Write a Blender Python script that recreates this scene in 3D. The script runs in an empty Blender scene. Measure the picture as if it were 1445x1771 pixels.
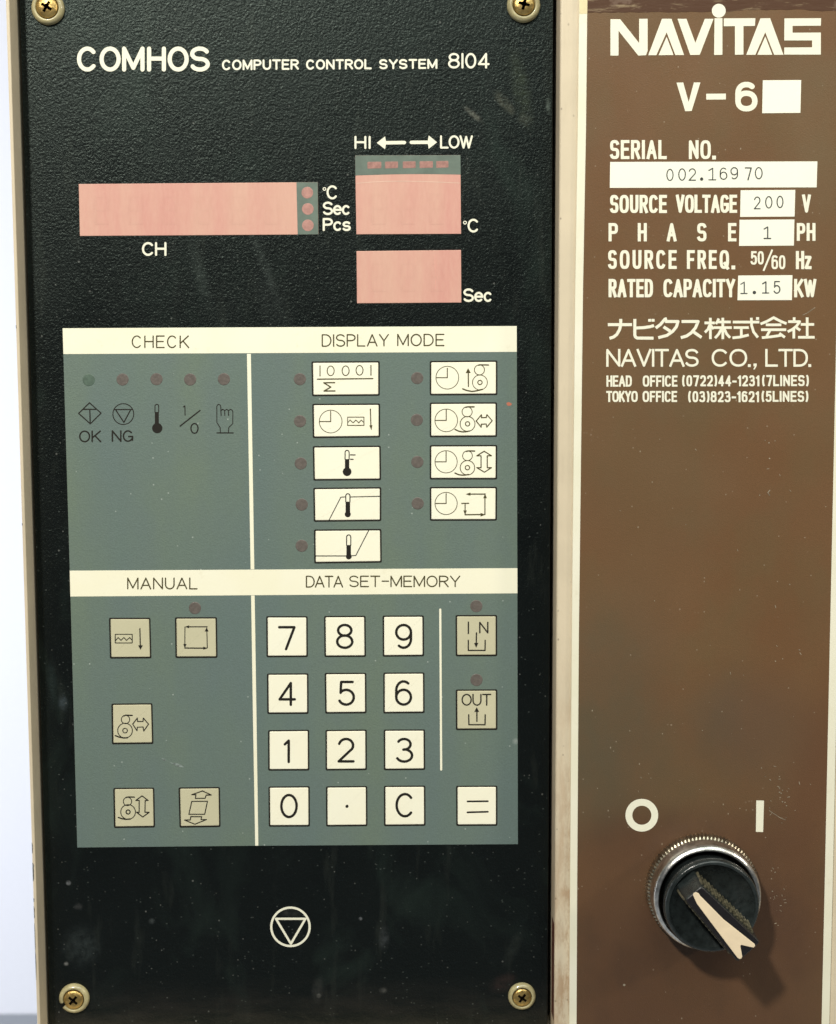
import bpy, bmesh, math, random
from mathutils import Vector, Matrix

# ---------------------------------------------------------------- camera, world, lamps
SC = bpy.context.scene
CM = 36.5            # camera distance to the black panel's plane, in cm (1 unit = 1 cm)
FPX = 2500.0         # focal length in photograph pixels
PW, PH = 1445.0, 1771.0
PX = CM / FPX        # cm per photograph pixel on the panel plane
SC.unit_settings.system = 'METRIC'
SC.unit_settings.scale_length = 0.01
a, b, c = math.radians(-5.685), math.radians(-0.54), math.radians(-0.193)
R3 = Matrix.Rotation(c, 3, 'Z') @ Matrix.Rotation(b, 3, 'Y') @ Matrix.Rotation(a, 3, 'X')
UP = Matrix(((1, 0, 0), (0, 0, -1), (0, 1, 0)))          # panel (x, up, out) -> world (x, -out, up)
RC = UP @ R3
CAMPOS = Vector((0, -CM, 0))
cd = bpy.data.cameras.new('camera')
cam = bpy.data.objects.new('camera', cd)
SC.collection.objects.link(cam)
cam.matrix_world = Matrix.Translation(CAMPOS) @ RC.to_4x4()
cd.sensor_fit = 'VERTICAL'
cd.sensor_height = 24.0
cd.sensor_width = 24.0 * PW / PH
cd.lens = 24.0 * FPX / PH
cd.clip_start = 0.5
cd.clip_end = 1000
cd.dof.use_dof = True
cd.dof.focus_distance = 36.0
cd.dof.aperture_fstop = cd.lens * 1e-3 / (2 * 0.09)
SC.camera = cam

w = bpy.data.worlds.new('World')
SC.world = w
w.use_nodes = True
bg = w.node_tree.nodes['Background']
bg.inputs[0].default_value = (0.80, 0.90, 1.0, 1)
bg.inputs[1].default_value = 0.07
SC.view_settings.view_transform = 'Standard'
SC.view_settings.look = 'None'
SC.view_settings.exposure = 0
SC.view_settings.gamma = 1


def area(name, pos, target, sx, sy, power, col):
    ld = bpy.data.lights.new(name, 'AREA')
    ld.shape = 'RECTANGLE'
    ld.size = sx
    ld.size_y = sy
    ld.energy = power
    ld.color = col
    o = bpy.data.objects.new(name, ld)
    SC.collection.objects.link(o)
    o.location = pos
    o.rotation_euler = (Vector(target) - Vector(pos)).to_track_quat('-Z', 'Y').to_euler()
    return o


area('ceiling_lamp', (-38, -82, 65), (0, 0, -3), 7, 7, 112000, (1.0, 0.95, 0.86))
area('sheen_fill', (22, -46, 55), (2, 0, 4), 62, 36, 34000, (0.95, 1.0, 0.92))  # unseen soft source added for the upper sheen and as fill
area('side_lamp', (88, -38, 36), (6, 0, -10), 8, 8, 26000, (1.0, 0.90, 0.76))
area('wall_fill', (-85, 10, -10), (-34, 85, -14), 30, 60, 76000, (0.92, 0.93, 1.0))  # unseen lamp added only to brighten the background wall

# ---------------------------------------------------------------- helpers


def unproj(px, py, wz=0.0):
    """photograph pixel -> (x, z) on the plane that lies wz cm in front of the black panel"""
    d = RC @ Vector(((px - PW / 2) / FPX, -(py - PH / 2) / FPX, -1.0))
    t = (-wz - CAMPOS.y) / d.y
    return (CAMPOS.x + d.x * t, CAMPOS.z + d.z * t)


def P3(px, py, wz):
    x, z = unproj(px, py, wz)
    return Vector((x, -wz, z))


WORLD = {}


def finish(name, bm, mat, parent=None, smooth=False, fix=True, mats=None):
    if fix:
        bmesh.ops.recalc_face_normals(bm, faces=bm.faces)
    me = bpy.data.meshes.new(name)
    vs = [v.co for v in bm.verts]
    lo = Vector((min(v.x for v in vs), min(v.y for v in vs), min(v.z for v in vs)))
    hi = Vector((max(v.x for v in vs), max(v.y for v in vs), max(v.z for v in vs)))
    ce = (lo + hi) / 2
    bmesh.ops.translate(bm, verts=bm.verts, vec=-ce)
    for f in bm.faces:
        f.smooth = smooth
    bm.to_mesh(me)
    bm.free()
    for m in (mats or [mat]):
        me.materials.append(m)
    o = bpy.data.objects.new(name, me)
    SC.collection.objects.link(o)
    if parent:
        o.parent = parent
        o.location = ce - WORLD[parent.name]
    else:
        o.location = ce
    WORLD[o.name] = ce
    return o


def thing(name, loc, label, cat):
    o = bpy.data.objects.new(name, None)
    SC.collection.objects.link(o)
    o.location = loc
    o['label'] = label
    o['category'] = cat
    WORLD[o.name] = Vector(loc)
    return o


def face_cam(bm):
    bm.normal_update()
    for f in bm.faces:
        if f.normal.y > 0:
            f.normal_flip()


def inset(pts, d):
    """move a closed 2d outline inwards by d"""
    n = len(pts)
    ar = sum(pts[i][0] * pts[(i + 1) % n][1] - pts[(i + 1) % n][0] * pts[i][1] for i in range(n))
    s = 1 if ar > 0 else -1
    out = []
    for i in range(n):
        p0, p1, p2 = Vector(pts[i - 1]), Vector(pts[i]), Vector(pts[(i + 1) % n])
        e1 = (p1 - p0).normalized()
        e2 = (p2 - p1).normalized()
        n1 = Vector((-e1.y, e1.x)) * s
        n2 = Vector((-e2.y, e2.x)) * s
        m = (n1 + n2)
        if m.length < 1e-6:
            m = n1
        m.normalize()
        k = d / max(0.35, m.dot(n1))
        q = p1 + m * k
        out.append((q.x, q.y))
    return out


def rounded(pts, r, n=4):
    """round the corners of a closed 2d outline"""
    out = []
    N = len(pts)
    for i in range(N):
        p0, p1, p2 = Vector(pts[i - 1]), Vector(pts[i]), Vector(pts[(i + 1) % N])
        u = (p0 - p1).normalized()
        v = (p2 - p1).normalized()
        for k in range(n + 1):
            t = k / n
            a_ = p1 + u * r
            b_ = p1 + v * r
            q = a_ * (1 - t) ** 2 + p1 * 2 * t * (1 - t) + b_ * t ** 2
            out.append((q.x, q.y))
    return out


def prism(name, pts, w0, w1, mat, parent, cham=0.0, chw=None, smooth=False):
    """slab whose FRONT outline is drawn in photograph pixels at depth w1; it runs straight back to w0.
    cham = edge chamfer in pixels"""
    bm = bmesh.new()
    chw = cham * PX if chw is None else chw
    rings = []
    outer = [unproj(x, y, w1) for x, y in pts]
    lv = [(outer, w0)]
    if cham > 0:
        inn = inset(outer, cham * PX)
        mid = inset(outer, cham * PX * 0.3)
        lv += [(outer, w1 - chw), (mid, w1 - chw * 0.3), (inn, w1)]
    else:
        lv += [(outer, w1)]
    for ring, ww in lv:
        rings.append([bm.verts.new((x, -ww, z)) for x, z in ring])
    n = len(pts)
    for r0, r1 in zip(rings, rings[1:]):
        for i in range(n):
            bm.faces.new((r0[i], r0[(i + 1) % n], r1[(i + 1) % n], r1[i]))
    bm.faces.new(rings[-1])
    bm.faces.new(rings[0][::-1])
    bmesh.ops.recalc_face_normals(bm, faces=bm.faces)
    return finish(name, bm, mat, parent, smooth, fix=False)


# ---- flat print: shapes are drawn in photograph pixels and laid on a plane
class Ink:
    def __init__(self, wz):
        self.bm = bmesh.new()
        self.w = wz
        self.k = 0

    def poly(self, pts):
        z = self.w + 0.0008 * (self.k % 6)
        self.k += 1
        vs = [self.bm.verts.new(P3(x, y, z)) for x, y in pts]
        f = self.bm.faces.new(vs)
        return f

    def disc(self, cx, cy, r, n=20, ry=None):
        ry = r if ry is None else ry
        self.poly([(cx + r * math.cos(2 * math.pi * i / n), cy + ry * math.sin(2 * math.pi * i / n)) for i in range(n)])

    def ring(self, cx, cy, r, t, n=40, ry=None):
        ry = r if ry is None else ry
        z = self.w + 0.0008 * (self.k % 6)
        self.k += 1
        A, B = [], []
        for i in range(n):
            q = 2 * math.pi * i / n
            A.append(self.bm.verts.new(P3(cx + (r + t / 2) * math.cos(q), cy + (ry + t / 2) * math.sin(q), z)))
            B.append(self.bm.verts.new(P3(cx + (r - t / 2) * math.cos(q), cy + (ry - t / 2) * math.sin(q), z)))
        for i in range(n):
            j = (i + 1) % n
            self.bm.faces.new((A[i], A[j], B[j], B[i]))

    def line(self, pts, t, cap='round', closed=False):
        t = t * 1.18 if t < 2.0 else t
        P = [Vector(p) for p in pts]
        Q = [P[0]]
        for p in P[1:]:
            if (p - Q[-1]).length > 1e-3:
                Q.append(p)
        P = Q
        if closed and (P[0] - P[-1]).length > 1e-3:
            P.append(P[0])
        if len(P) < 2:
            return
        # break at sharp corners
        runs = [[P[0]]]
        brk = []
        for i in range(1, len(P)):
            runs[-1].append(P[i])
            if i < len(P) - 1:
                u = (P[i] - P[i - 1]).normalized()
                v = (P[i + 1] - P[i]).normalized()
                an = math.degrees(math.acos(max(-1, min(1, u.dot(v)))))
                if an > 38:
                    runs.append([P[i]])
                    brk.append(an)
        loop = closed or (P[0] - P[-1]).length < 1e-3
        for ri, run in enumerate(runs):
            c0 = cap if ri == 0 else ('square' if cap == 'square' and 75 < brk[ri - 1] < 105 else 'round')
            c1 = cap if ri == len(runs) - 1 else ('square' if cap == 'square' and 75 < brk[ri] < 105 else 'round')
            self.run(run, t, c0, c1, loop and len(runs) == 1)

    def run(self, P, t, c0, c1, loop):
        n = len(P)
        h = t / 2
        L, R = [], []
        for i in range(n):
            if loop:
                u = (P[i] - P[i - 1 if i > 0 else n - 2])
                v = (P[(i + 1) if i < n - 1 else 1] - P[i])
            else:
                u = P[i] - P[i - 1] if i > 0 else P[1] - P[0]
                v = P[i + 1] - P[i] if i < n - 1 else P[-1] - P[-2]
            u = u.normalized()
            v = v.normalized()
            d = (u + v).normalized()
            nn = Vector((-d.y, d.x))
            k = h / max(0.5, nn.dot(Vector((-u.y, u.x))))
            L.append(P[i] + nn * k)
            R.append(P[i] - nn * k)
        d0 = (P[1] - P[0]).normalized()
        d1 = (P[-1] - P[-2]).normalized()
        if not loop:
            if c0 == 'square':
                L[0] = L[0] - d0 * h
                R[0] = R[0] - d0 * h
            if c1 == 'square':
                L[-1] = L[-1] + d1 * h
                R[-1] = R[-1] + d1 * h
        z = self.w + 0.0008 * (self.k % 6)
        self.k += 1
        bm = self.bm
        LV = [bm.verts.new(P3(p.x, p.y, z)) for p in L]
        RV = [bm.verts.new(P3(p.x, p.y, z)) for p in R]
        for i in range(n - 1):
            bm.faces.new((LV[i], LV[i + 1], RV[i + 1], RV[i]))
        if not loop:
            for cc, p, d, va, vb in ((c0, P[0], -d0, RV[0], LV[0]), (c1, P[-1], d1, LV[-1], RV[-1])):
                if cc == 'round':
                    nn = Vector((-d.y, d.x))
                    m = 6
                    arc = [bm.verts.new(P3(*(p + nn * h * math.cos(math.pi * k / m) + d * h * math.sin(math.pi * k / m)), z))
                           for k in range(1, m)]
                    # va is on +n side when walking with d for the end cap
                    if (Vector((va.co.x, va.co.z)) - Vector((arc[0].co.x, arc[0].co.z))).length > \
                            (Vector((vb.co.x, vb.co.z)) - Vector((arc[0].co.x, arc[0].co.z))).length:
                        va, vb = vb, va
                    bm.faces.new([va] + arc + [vb])

    def done(self, name, mat, parent):
        face_cam(self.bm)
        return finish(name, self.bm, mat, parent, False, fix=False)


# ---------------------------------------------------------------- stroke lettering


def EL(cx, cy, rx, ry, a0, a1, p=2.0):
    n = max(3, int(abs(a1 - a0) / 15))
    out = []
    for i in range(n + 1):
        q = math.radians(a0 + (a1 - a0) * i / n)
        cs, sn = math.cos(q), math.sin(q)
        out.append((cx + rx * math.copysign(abs(cs) ** (2 / p), cs), cy + ry * math.copysign(abs(sn) ** (2 / p), sn)))
    return out


def glyph(ch, p):
    """(relative width, strokes) in a unit box, y up"""
    E_ = lambda *q: EL(*q, p)
    G = {
        'A': (.92, [[(0, 0), (.5, 1), (1, 0)], [(.17, .32), (.83, .32)]]),
        'B': (.80, [[(0, 0), (0, 1), (.5, 1)] + E_(.5, .77, .42, .23, 90, -90) + [(0, .54)],
                    [(.5, .54)] + E_(.5, .27, .5, .27, 90, -90) + [(0, 0)]]),
        'C': (.88, [E_(.5, .5, .5, .5, 42, 318)]),
        'D': (.84, [[(0, 0), (0, 1), (.4, 1)] + E_(.4, .5, .6, .5, 90, -90) + [(0, 0)]]),
        'E': (.72, [[(1, 1), (0, 1), (0, 0), (1, 0)], [(0, .52), (.88, .52)]]),
        'F': (.70, [[(1, 1), (0, 1), (0, 0)], [(0, .5), (.85, .5)]]),
        'G': (.90, [E_(.5, .5, .5, .5, 42, 325) + [(1, .1), (1, .46), (.58, .46)]]),
        'H': (.80, [[(0, 0), (0, 1)], [(1, 0), (1, 1)], [(0, .52), (1, .52)]]),
        'I': (.02, [[(.5, 0), (.5, 1)]]),
        'K': (.82, [[(0, 0), (0, 1)], [(.95, 1), (0, .36)], [(.32, .58), (1, 0)]]),
        'L': (.70, [[(0, 1), (0, 0), (1, 0)]]),
        'M': (.98, [[(0, 0), (0, 1), (.5, .08), (1, 1), (1, 0)]]),
        'N': (.84, [[(0, 0), (0, 1), (1, 0), (1, 1)]]),
        'O': (.94, [E_(.5, .5, .5, .5, 90, 450)]),
        'P': (.76, [[(0, 0), (0, 1), (.5, 1)] + E_(.5, .74, .5, .26, 90, -90) + [(0, .48)]]),
        'Q': (.94, [E_(.5, .5, .5, .5, 90, 450), [(.58, .25), (1, -.04)]]),
        'R': (.80, [[(0, 0), (0, 1), (.5, 1)] + E_(.5, .75, .48, .25, 90, -90) + [(0, .5)], [(.5, .5), (1, 0)]]),
        'S': (.80, [E_(.5, .75, .48, .25, 25, 262)[:-1] + [(.5, .505)] + E_(.5, .255, .5, .255, 82, -155)]),
        'T': (.82, [[(0, 1), (1, 1)], [(.5, 1), (.5, 0)]]),
        'U': (.82, [[(0, 1), (0, .4)] + E_(.5, .4, .5, .4, 180, 360) + [(1, 1)]]),
        'V': (.88, [[(0, 1), (.5, 0), (1, 1)]]),
        'W': (1.2, [[(0, 1), (.27, 0), (.5, .95), (.73, 0), (1, 1)]]),
        'Y': (.86, [[(0, 1), (.5, .45), (1, 1)], [(.5, .45), (.5, 0)]]),
        '0': (.66, [E_(.5, .5, .5, .5, 90, 450)]),
        '1': (.25, [[(0, .83), (1, 1), (1, 0)]]),
        '|': (.02, [[(.5, 0), (.5, 1)]]),
        '!': (.50, [[(0, .82), (.55, 1), (.55, 0)], [(0, 0), (1, 0)]]),
        '2': (.68, [E_(.5, .71, .48, .29, 165, -30) + [(0, 0), (1, 0)]]),
        '3': (.68, [E_(.47, .765, .43, .235, 150, -90)[:-1] + [(.42, .53)], [(.42, .53)] + E_(.48, .27, .52, .27, 80, -152)]),
        '4': (.70, [[(.74, 0), (.74, 1), (0, .25), (1, .25)]]),
        '5': (.68, [[(.92, 1), (.12, 1), (.08, .52)] + E_(.47, .32, .53, .33, 128, -152)]),
        '6': (.68, [E_(.5, .62, .5, .38, 50, 180) + [(0, .32)], E_(.5, .32, .5, .32, 90, 450)]),
        '7': (.68, [[(0, 1), (1, 1), (.45, 0)]]),
        '8': (.70, [E_(.5, .765, .44, .235, 90, 450), E_(.5, .27, .5, .27, 90, 450)]),
        '9': (.68, [E_(.5, .38, .5, .38, -130, 0) + [(1, .68)], E_(.5, .68, .5, .32, 90, 450)]),
        '(': (.22, [EL(1, .5, 1, .56, 115, 245)]),
        ')': (.22, [EL(0, .5, 1, .56, 65, -65)]),
        '-': (.42, [[(0, .42), (1, .42)]]),
        '~': (.60, [[(0, .52), (1, .52)]]),
        '/': (.55, [[(0, -.05), (1, 1.05)]]),
        'c': (.62, [EL(.5, .35, .5, .35, 45, 315)]),
        'e': (.66, [[(0, .37), (1, .37)] + EL(.5, .35, .5, .35, 0, 315)]),
        's': (.60, [EL(.5, .525, .46, .18, 30, 262)[:-1] + [(.5, .355)] + EL(.5, .18, .5, .18, 82, -155)]),
        'z': (.60, [[(.05, .68), (1, .68), (0, 0), (1, 0)]]),
        ' ': (.45, []),
        '.': (.0, None),
        ',': (.0, None),
    }
    return G[ch]


def write(ink, s, x0, x1, yt0, yb0, t, yt1=None, yb1=None, gap=.26, p=2.0, cap='round', narrow=1.0):
    """letter s from x0 to x1 (outer edges); cap top / baseline y at the left and right end"""
    yt1 = yt0 if yt1 is None else yt1
    yb1 = yb0 if yb1 is None else yb1
    gl = [glyph(ch, p) for ch in s]
    adv = []
    for ch, (wd, st) in zip(s, gl):
        adv.append(wd * narrow if st is not None else 0.02)
    tot = sum(adv) + gap * (len(s) - 1)
    A0, A1 = x0 + t / 2, x1 - t / 2
    k = (A1 - A0) / tot if tot > 0.05 else 1
    pos = 0
    for ch, (wd, st), ad in zip(s, gl, adv):
        gx0 = A0 + pos * k
        gw = ad * k
        f = (gx0 + gw / 2 - x0) / max(1e-6, x1 - x0)
        yt = yt0 + (yt1 - yt0) * f + t / 2
        yb = yb0 + (yb1 - yb0) * f - t / 2
        if st is None:
            if ch == '.':
                r = t * .62
                if cap == 'square':
                    ink.poly([(gx0 - r, yb - r), (gx0 + r, yb - r), (gx0 + r, yb + r), (gx0 - r, yb + r)])
                else:
                    ink.disc(gx0, yb, r, 12)
            else:
                ink.line([(gx0, yb), (gx0 - t * .5, yb + t * 1.3)], t, 'round')
        else:
            for sk in st:
                pts = [(gx0 + gw * X, yb + (yt - yb) * Y) for X, Y in sk]
                ink.line(pts, t, cap)
        pos += ad + gap


def lettering(s, x0, x1, yt0, yb0, t, wz, mat, parent, name='lettering', **kw):
    k = Ink(wz)
    write(k, s, x0, x1, yt0, yb0, t, **kw)
    return k.done(name, mat, parent)


# ---------------------------------------------------------------- materials


class NT:
    def __init__(self, name):
        self.m = bpy.data.materials.new(name)
        self.m.use_nodes = True
        self.t = self.m.node_tree
        self.b = self.t.nodes['Principled BSDF']
        self.geo = self.t.nodes.new('ShaderNodeNewGeometry').outputs['Position']

    def n(self, typ, **kw):
        x = self.t.nodes.new(typ)
        for k, v in kw.items():
            setattr(x, k, v)
        return x

    def link(self, a_, b_):
        self.t.links.new(a_, b_)

    def scaled(self, sc=(1, 1, 1), rot=(0, 0, 0)):
        mp = self.n('ShaderNodeMapping')
        self.link(self.geo, mp.inputs['Vector'])
        mp.inputs['Scale'].default_value = sc
        mp.inputs['Rotation'].default_value = rot
        return mp.outputs[0]

    def noise(self, scale, detail=4, rough=.55, vec=None, dist=0):
        x = self.n('ShaderNodeTexNoise')
        self.link(vec if vec is not None else self.geo, x.inputs['Vector'])
        x.inputs['Scale'].default_value = scale
        x.inputs['Detail'].default_value = detail
        x.inputs['Roughness'].default_value = rough
        x.inputs['Distortion'].default_value = dist
        return x.outputs['Fac']

    def voro(self, scale, vec=None, feature='F1'):
        x = self.n('ShaderNodeTexVoronoi', feature=feature)
        self.link(vec if vec is not None else self.geo, x.inputs['Vector'])
        x.inputs['Scale'].default_value = scale
        return x

    def ramp(self, src, a0, a1, v0=0.0, v1=1.0):
        x = self.n('ShaderNodeMapRange')
        self.link(src, x.inputs[0])
        x.inputs[1].default_value = a0
        x.inputs[2].default_value = a1
        x.inputs[3].default_value = v0
        x.inputs[4].default_value = v1
        return x.outputs[0]

    def math(self, op, a_, b_):
        x = self.n('ShaderNodeMath', operation=op)
        for i, v in enumerate((a_, b_)):
            if isinstance(v, (int, float)):
                x.inputs[i].default_value = v
            else:
                self.link(v, x.inputs[i])
        return x.outputs[0]

    def mix(self, fac, a_, b_):
        x = self.n('ShaderNodeMix', data_type='RGBA')
        if isinstance(fac, (int, float)):
            x.inputs['Factor'].default_value = fac
        else:
            self.link(fac, x.inputs['Factor'])
        for nm, v in ((6, a_), (7, b_)):
            if isinstance(v, tuple):
                x.inputs[nm].default_value = (*v, 1) if len(v) == 3 else v
            else:
                self.link(v, x.inputs[nm])
        return x.outputs[2]

    def axis(self, k):
        x = self.n('ShaderNodeSeparateXYZ')
        self.link(self.geo, x.inputs[0])
        return x.outputs[k]

    def specks(self, scale, size, dens, vec=None):
        """sparse round flecks: voronoi cells, only some of them filled"""
        v = self.voro(scale, vec)
        d = self.ramp(v.outputs['Distance'], size, size * .5)
        sp = self.n('ShaderNodeSeparateColor')
        self.link(v.outputs['Color'], sp.inputs[0])
        pick = self.math('GREATER_THAN', sp.outputs[0], 1 - dens)
        amp = self.math('MULTIPLY', pick, sp.outputs[1])
        return self.math('MULTIPLY', d, amp)

    def blob(self, px, py, rx, ry, turn):
        """soft round patch: photograph pixel, half sizes in pixels, turn in degrees (clockwise)"""
        x, z = unproj(px, py)
        mp = self.n('ShaderNodeMapping', vector_type='TEXTURE')
        self.link(self.geo, mp.inputs['Vector'])
        mp.inputs['Location'].default_value = (x, 0, z)
        mp.inputs['Rotation'].default_value = (0, math.radians(turn), 0)
        mp.inputs['Scale'].default_value = (rx * PX * 1.5, 1000, ry * PX * 1.5)
        ln = self.n('ShaderNodeVectorMath', operation='LENGTH')
        self.link(mp.outputs[0], ln.inputs[0])
        x_ = self.n('ShaderNodeMapRange', interpolation_type='SMOOTHSTEP')
        self.link(ln.outputs['Value'], x_.inputs[0])
        x_.inputs[1].default_value = 1.0
        x_.inputs[2].default_value = 0.15
        return x_.outputs[0]

    def col(self, v):
        if isinstance(v, tuple):
            self.b.inputs['Base Color'].default_value = (*v, 1)
        else:
            self.link(v, self.b.inputs['Base Color'])
        return self

    def rough(self, v):
        if isinstance(v, (int, float)):
            self.b.inputs['Roughness'].default_value = v
        else:
            self.link(v, self.b.inputs['Roughness'])
        return self

    def bump(self, h, dist, strength=1.0):
        x = self.n('ShaderNodeBump')
        self.link(h, x.inputs['Height'])
        x.inputs['Distance'].default_value = dist
        x.inputs['Strength'].default_value = strength
        self.link(x.outputs[0], self.b.inputs['Normal'])
        return self


# dust smears, finger marks and a grey emblem patch on the black panel: pixel centre, half sizes, turn, strength, colour
BLOBS = [(872, 178, 22, 8, 50, .9, (.085, .085, .062)), (818, 198, 18, 4.5, 40, .9, (.16, .16, .13)), (900, 150, 14, 60, -12, .7, (.040, .050, .030)),
         (948, 183, 4, 12, 0, .9, (.12, .15, .13)), (908, 206, 12, 10, 0, .7, (.06, .065, .05)),
         (345, 470, 10, 60, -14, .6, (.040, .050, .044)), (455, 455, 8, 55, -22, .6, (.045, .055, .05)), (470, 520, 26, 60, -20, .45, (.025, .030, .028)),
         (140, 1636, 30, 34, 20, .75, (.032, .040, .040)), (118, 1527, 4, 4, 0, .9, (.22, .23, .24)), (135, 1568, 7, 6, 0, .8, (.05, .05, .05)),
         (114, 1667, 4, 3.5, 0, .9, (.18, .18, .17)), (262, 1593, 5, 5, 0, .7, (.07, .08, .08)), (664, 1622, 8, 20, 3, .8, (.050, .055, .058)),
         (623, 1589, 3, 3, 0, .9, (.20, .21, .22)), (549, 1712, 10, 22, 4, .6, (.045, .045, .042)), (662, 1713, 6, 5, 0, .9, (.12, .12, .11)),
         (551, 1722, 4, 4, 0, .9, (.20, .20, .18)), (870, 1700, 22, 14, -30, .6, (.055, .030, .026)), (887, 1640, 10, 34, 25, .5, (.03, .035, .03)),
         (108, 1215, 8, 14, -8, .8, (.05, .065, .075)), (90, 1180, 8, 40, 0, .5, (.02, .03, .03)),
         (502, 1578, 20, 8, 0, .55, (.05, .05, .045))]  # grey patch in the emblem's top segment


def m_black_panel():
    k = NT('grained_black_paint')
    fine = k.noise(17, 3, .65)
    stretch = k.noise(8, 3, .6, k.scaled((1.25, 1, .8)))
    smud = k.ramp(k.noise(.34, 5, .6, k.scaled((1.2, 1, .8), (0, .5, 0)), 1.2), .53, .76)
    streak = k.ramp(k.noise(.75, 4, .6, k.scaled((2.6, 1, .42), (0, -.42, 0))), .58, .78)
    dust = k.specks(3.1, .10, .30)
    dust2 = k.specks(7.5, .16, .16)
    c0 = k.mix(k.math('MULTIPLY', smud, .75), (.0026, .0032, .0036), (.011, .0175, .0145))
    c1 = k.mix(k.math('MULTIPLY', streak, .45), c0, (.030, .034, .028))
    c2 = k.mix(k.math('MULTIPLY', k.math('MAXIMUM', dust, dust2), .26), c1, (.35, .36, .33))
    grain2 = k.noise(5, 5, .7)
    glint = k.math('MULTIPLY', k.specks(13, .30, .10, k.scaled((.8, 1, 1.2))), .22)  # sparkle of the grain put into the colour as pale flecks
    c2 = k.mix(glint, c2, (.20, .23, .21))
    for px_, py_, rx_, ry_, an_, am_, cl_ in BLOBS:
        bl = k.blob(px_, py_, rx_, ry_, an_)
        bl = k.math('MULTIPLY', k.math('MULTIPLY', bl, k.ramp(grain2, .38, .68, .15, 1)), am_)
        c2 = k.mix(bl, c2, cl_)
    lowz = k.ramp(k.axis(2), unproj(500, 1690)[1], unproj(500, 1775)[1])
    lowrefl = k.math('MULTIPLY', lowz, k.ramp(k.noise(1.3, 5, .65, k.scaled((.4, 1, 1.6))), .35, .65))
    c2 = k.mix(k.math('MULTIPLY', lowrefl, .5), c2, (.038, .031, .026))  # dusty brown reflection along the bottom edge, put into the colour
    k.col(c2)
    k.rough(k.ramp(k.noise(.6, 4, .6), .3, .7, .30, .37))
    k.b.inputs['Specular IOR Level'].default_value = .33
    k.b.inputs['Specular Tint'].default_value = (.80, 1.0, .90, 1)
    h = k.math('ADD', fine, k.math('MULTIPLY', stretch, .8))
    k.bump(h, .0165, .85)
    return k.m


def m_sheet():
    k = NT('grey_green_overlay_film')
    n1 = k.ramp(k.noise(.28, 3, .5, k.scaled((1.6, 1, .35))), .38, .64)
    n2 = k.ramp(k.noise(.8, 3, .6, k.scaled((1, 1, .6))), .4, .65)
    gr = k.noise(26, 2, .6)
    c_ = k.mix(n1, (.130, .180, .166), (.148, .196, .150))
    c_ = k.mix(k.math('MULTIPLY', n2, .5), c_, (.134, .178, .170))
    c_ = k.mix(k.ramp(gr, .35, .65, 0, .30), c_, (.105, .140, .122))
    dust = k.math('MULTIPLY', k.specks(5.2, .13, .14), .5)
    c_ = k.mix(dust, c_, (.55, .60, .55))
    c_ = k.mix(k.math('MULTIPLY', k.specks(.62, .075, .30), .25), c_, (.6, .62, .6))
    k.col(c_).rough(.5)
    k.b.inputs['Specular IOR Level'].default_value = .35
    k.bump(gr, .012, .6)
    return k.m


def m_brown():
    k = NT('brown_anodised_plate')
    n1 = k.ramp(k.noise(.30, 3, .5), .35, .65)
    n2 = k.ramp(k.noise(.45, 4, .6, k.scaled((1, 1, .7))), .45, .72)
    gr = k.noise(30, 2, .6)
    c_ = k.mix(n1, (.158, .080, .036), (.170, .092, .042))
    c_ = k.mix(k.math('MULTIPLY', n2, .5), c_, (.132, .100, .048))
    c_ = k.mix(k.ramp(gr, .3, .7, 0, .35), c_, (.100, .062, .028))
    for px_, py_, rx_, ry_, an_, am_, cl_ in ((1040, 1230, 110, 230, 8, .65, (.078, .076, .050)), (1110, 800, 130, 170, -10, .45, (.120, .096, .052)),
                                              (1400, 1330, 60, 170, 12, .65, (.105, .038, .020)), (1300, 1600, 190, 200, 0, .85, (.066, .030, .019)),  # lower patches: redder tone, with light falloff put into the colour
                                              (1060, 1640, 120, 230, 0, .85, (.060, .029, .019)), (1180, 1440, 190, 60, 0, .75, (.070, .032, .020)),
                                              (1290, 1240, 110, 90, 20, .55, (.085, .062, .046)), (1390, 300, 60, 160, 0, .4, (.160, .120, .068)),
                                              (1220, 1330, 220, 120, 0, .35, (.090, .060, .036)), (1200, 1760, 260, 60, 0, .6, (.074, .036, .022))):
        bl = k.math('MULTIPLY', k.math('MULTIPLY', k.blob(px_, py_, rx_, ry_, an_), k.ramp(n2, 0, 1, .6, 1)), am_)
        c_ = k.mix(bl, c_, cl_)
    sc = k.ramp(k.noise(1.4, 6, .7), .60, .72)
    fl = k.specks(6.0, .13, .12)
    sp1 = k.math('MULTIPLY', k.math('MAXIMUM', fl, k.specks(3.0, .055, .35, k.scaled((1, 1, .6), (0, .7, 0)))), .55)
    c_ = k.mix(sp1, c_, (.55, .48, .36))
    scr = k.math('MULTIPLY', k.math('MULTIPLY', sc, k.specks(11, .35, .35)), .55)
    c_ = k.mix(scr, c_, (.42, .33, .24))
    k.col(c_).rough(k.ramp(k.noise(.5, 3), .3, .7, .36, .46))
    k.b.inputs['Specular IOR Level'].default_value = .38
    k.bump(gr, .010, .5)
    return k.m


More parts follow.
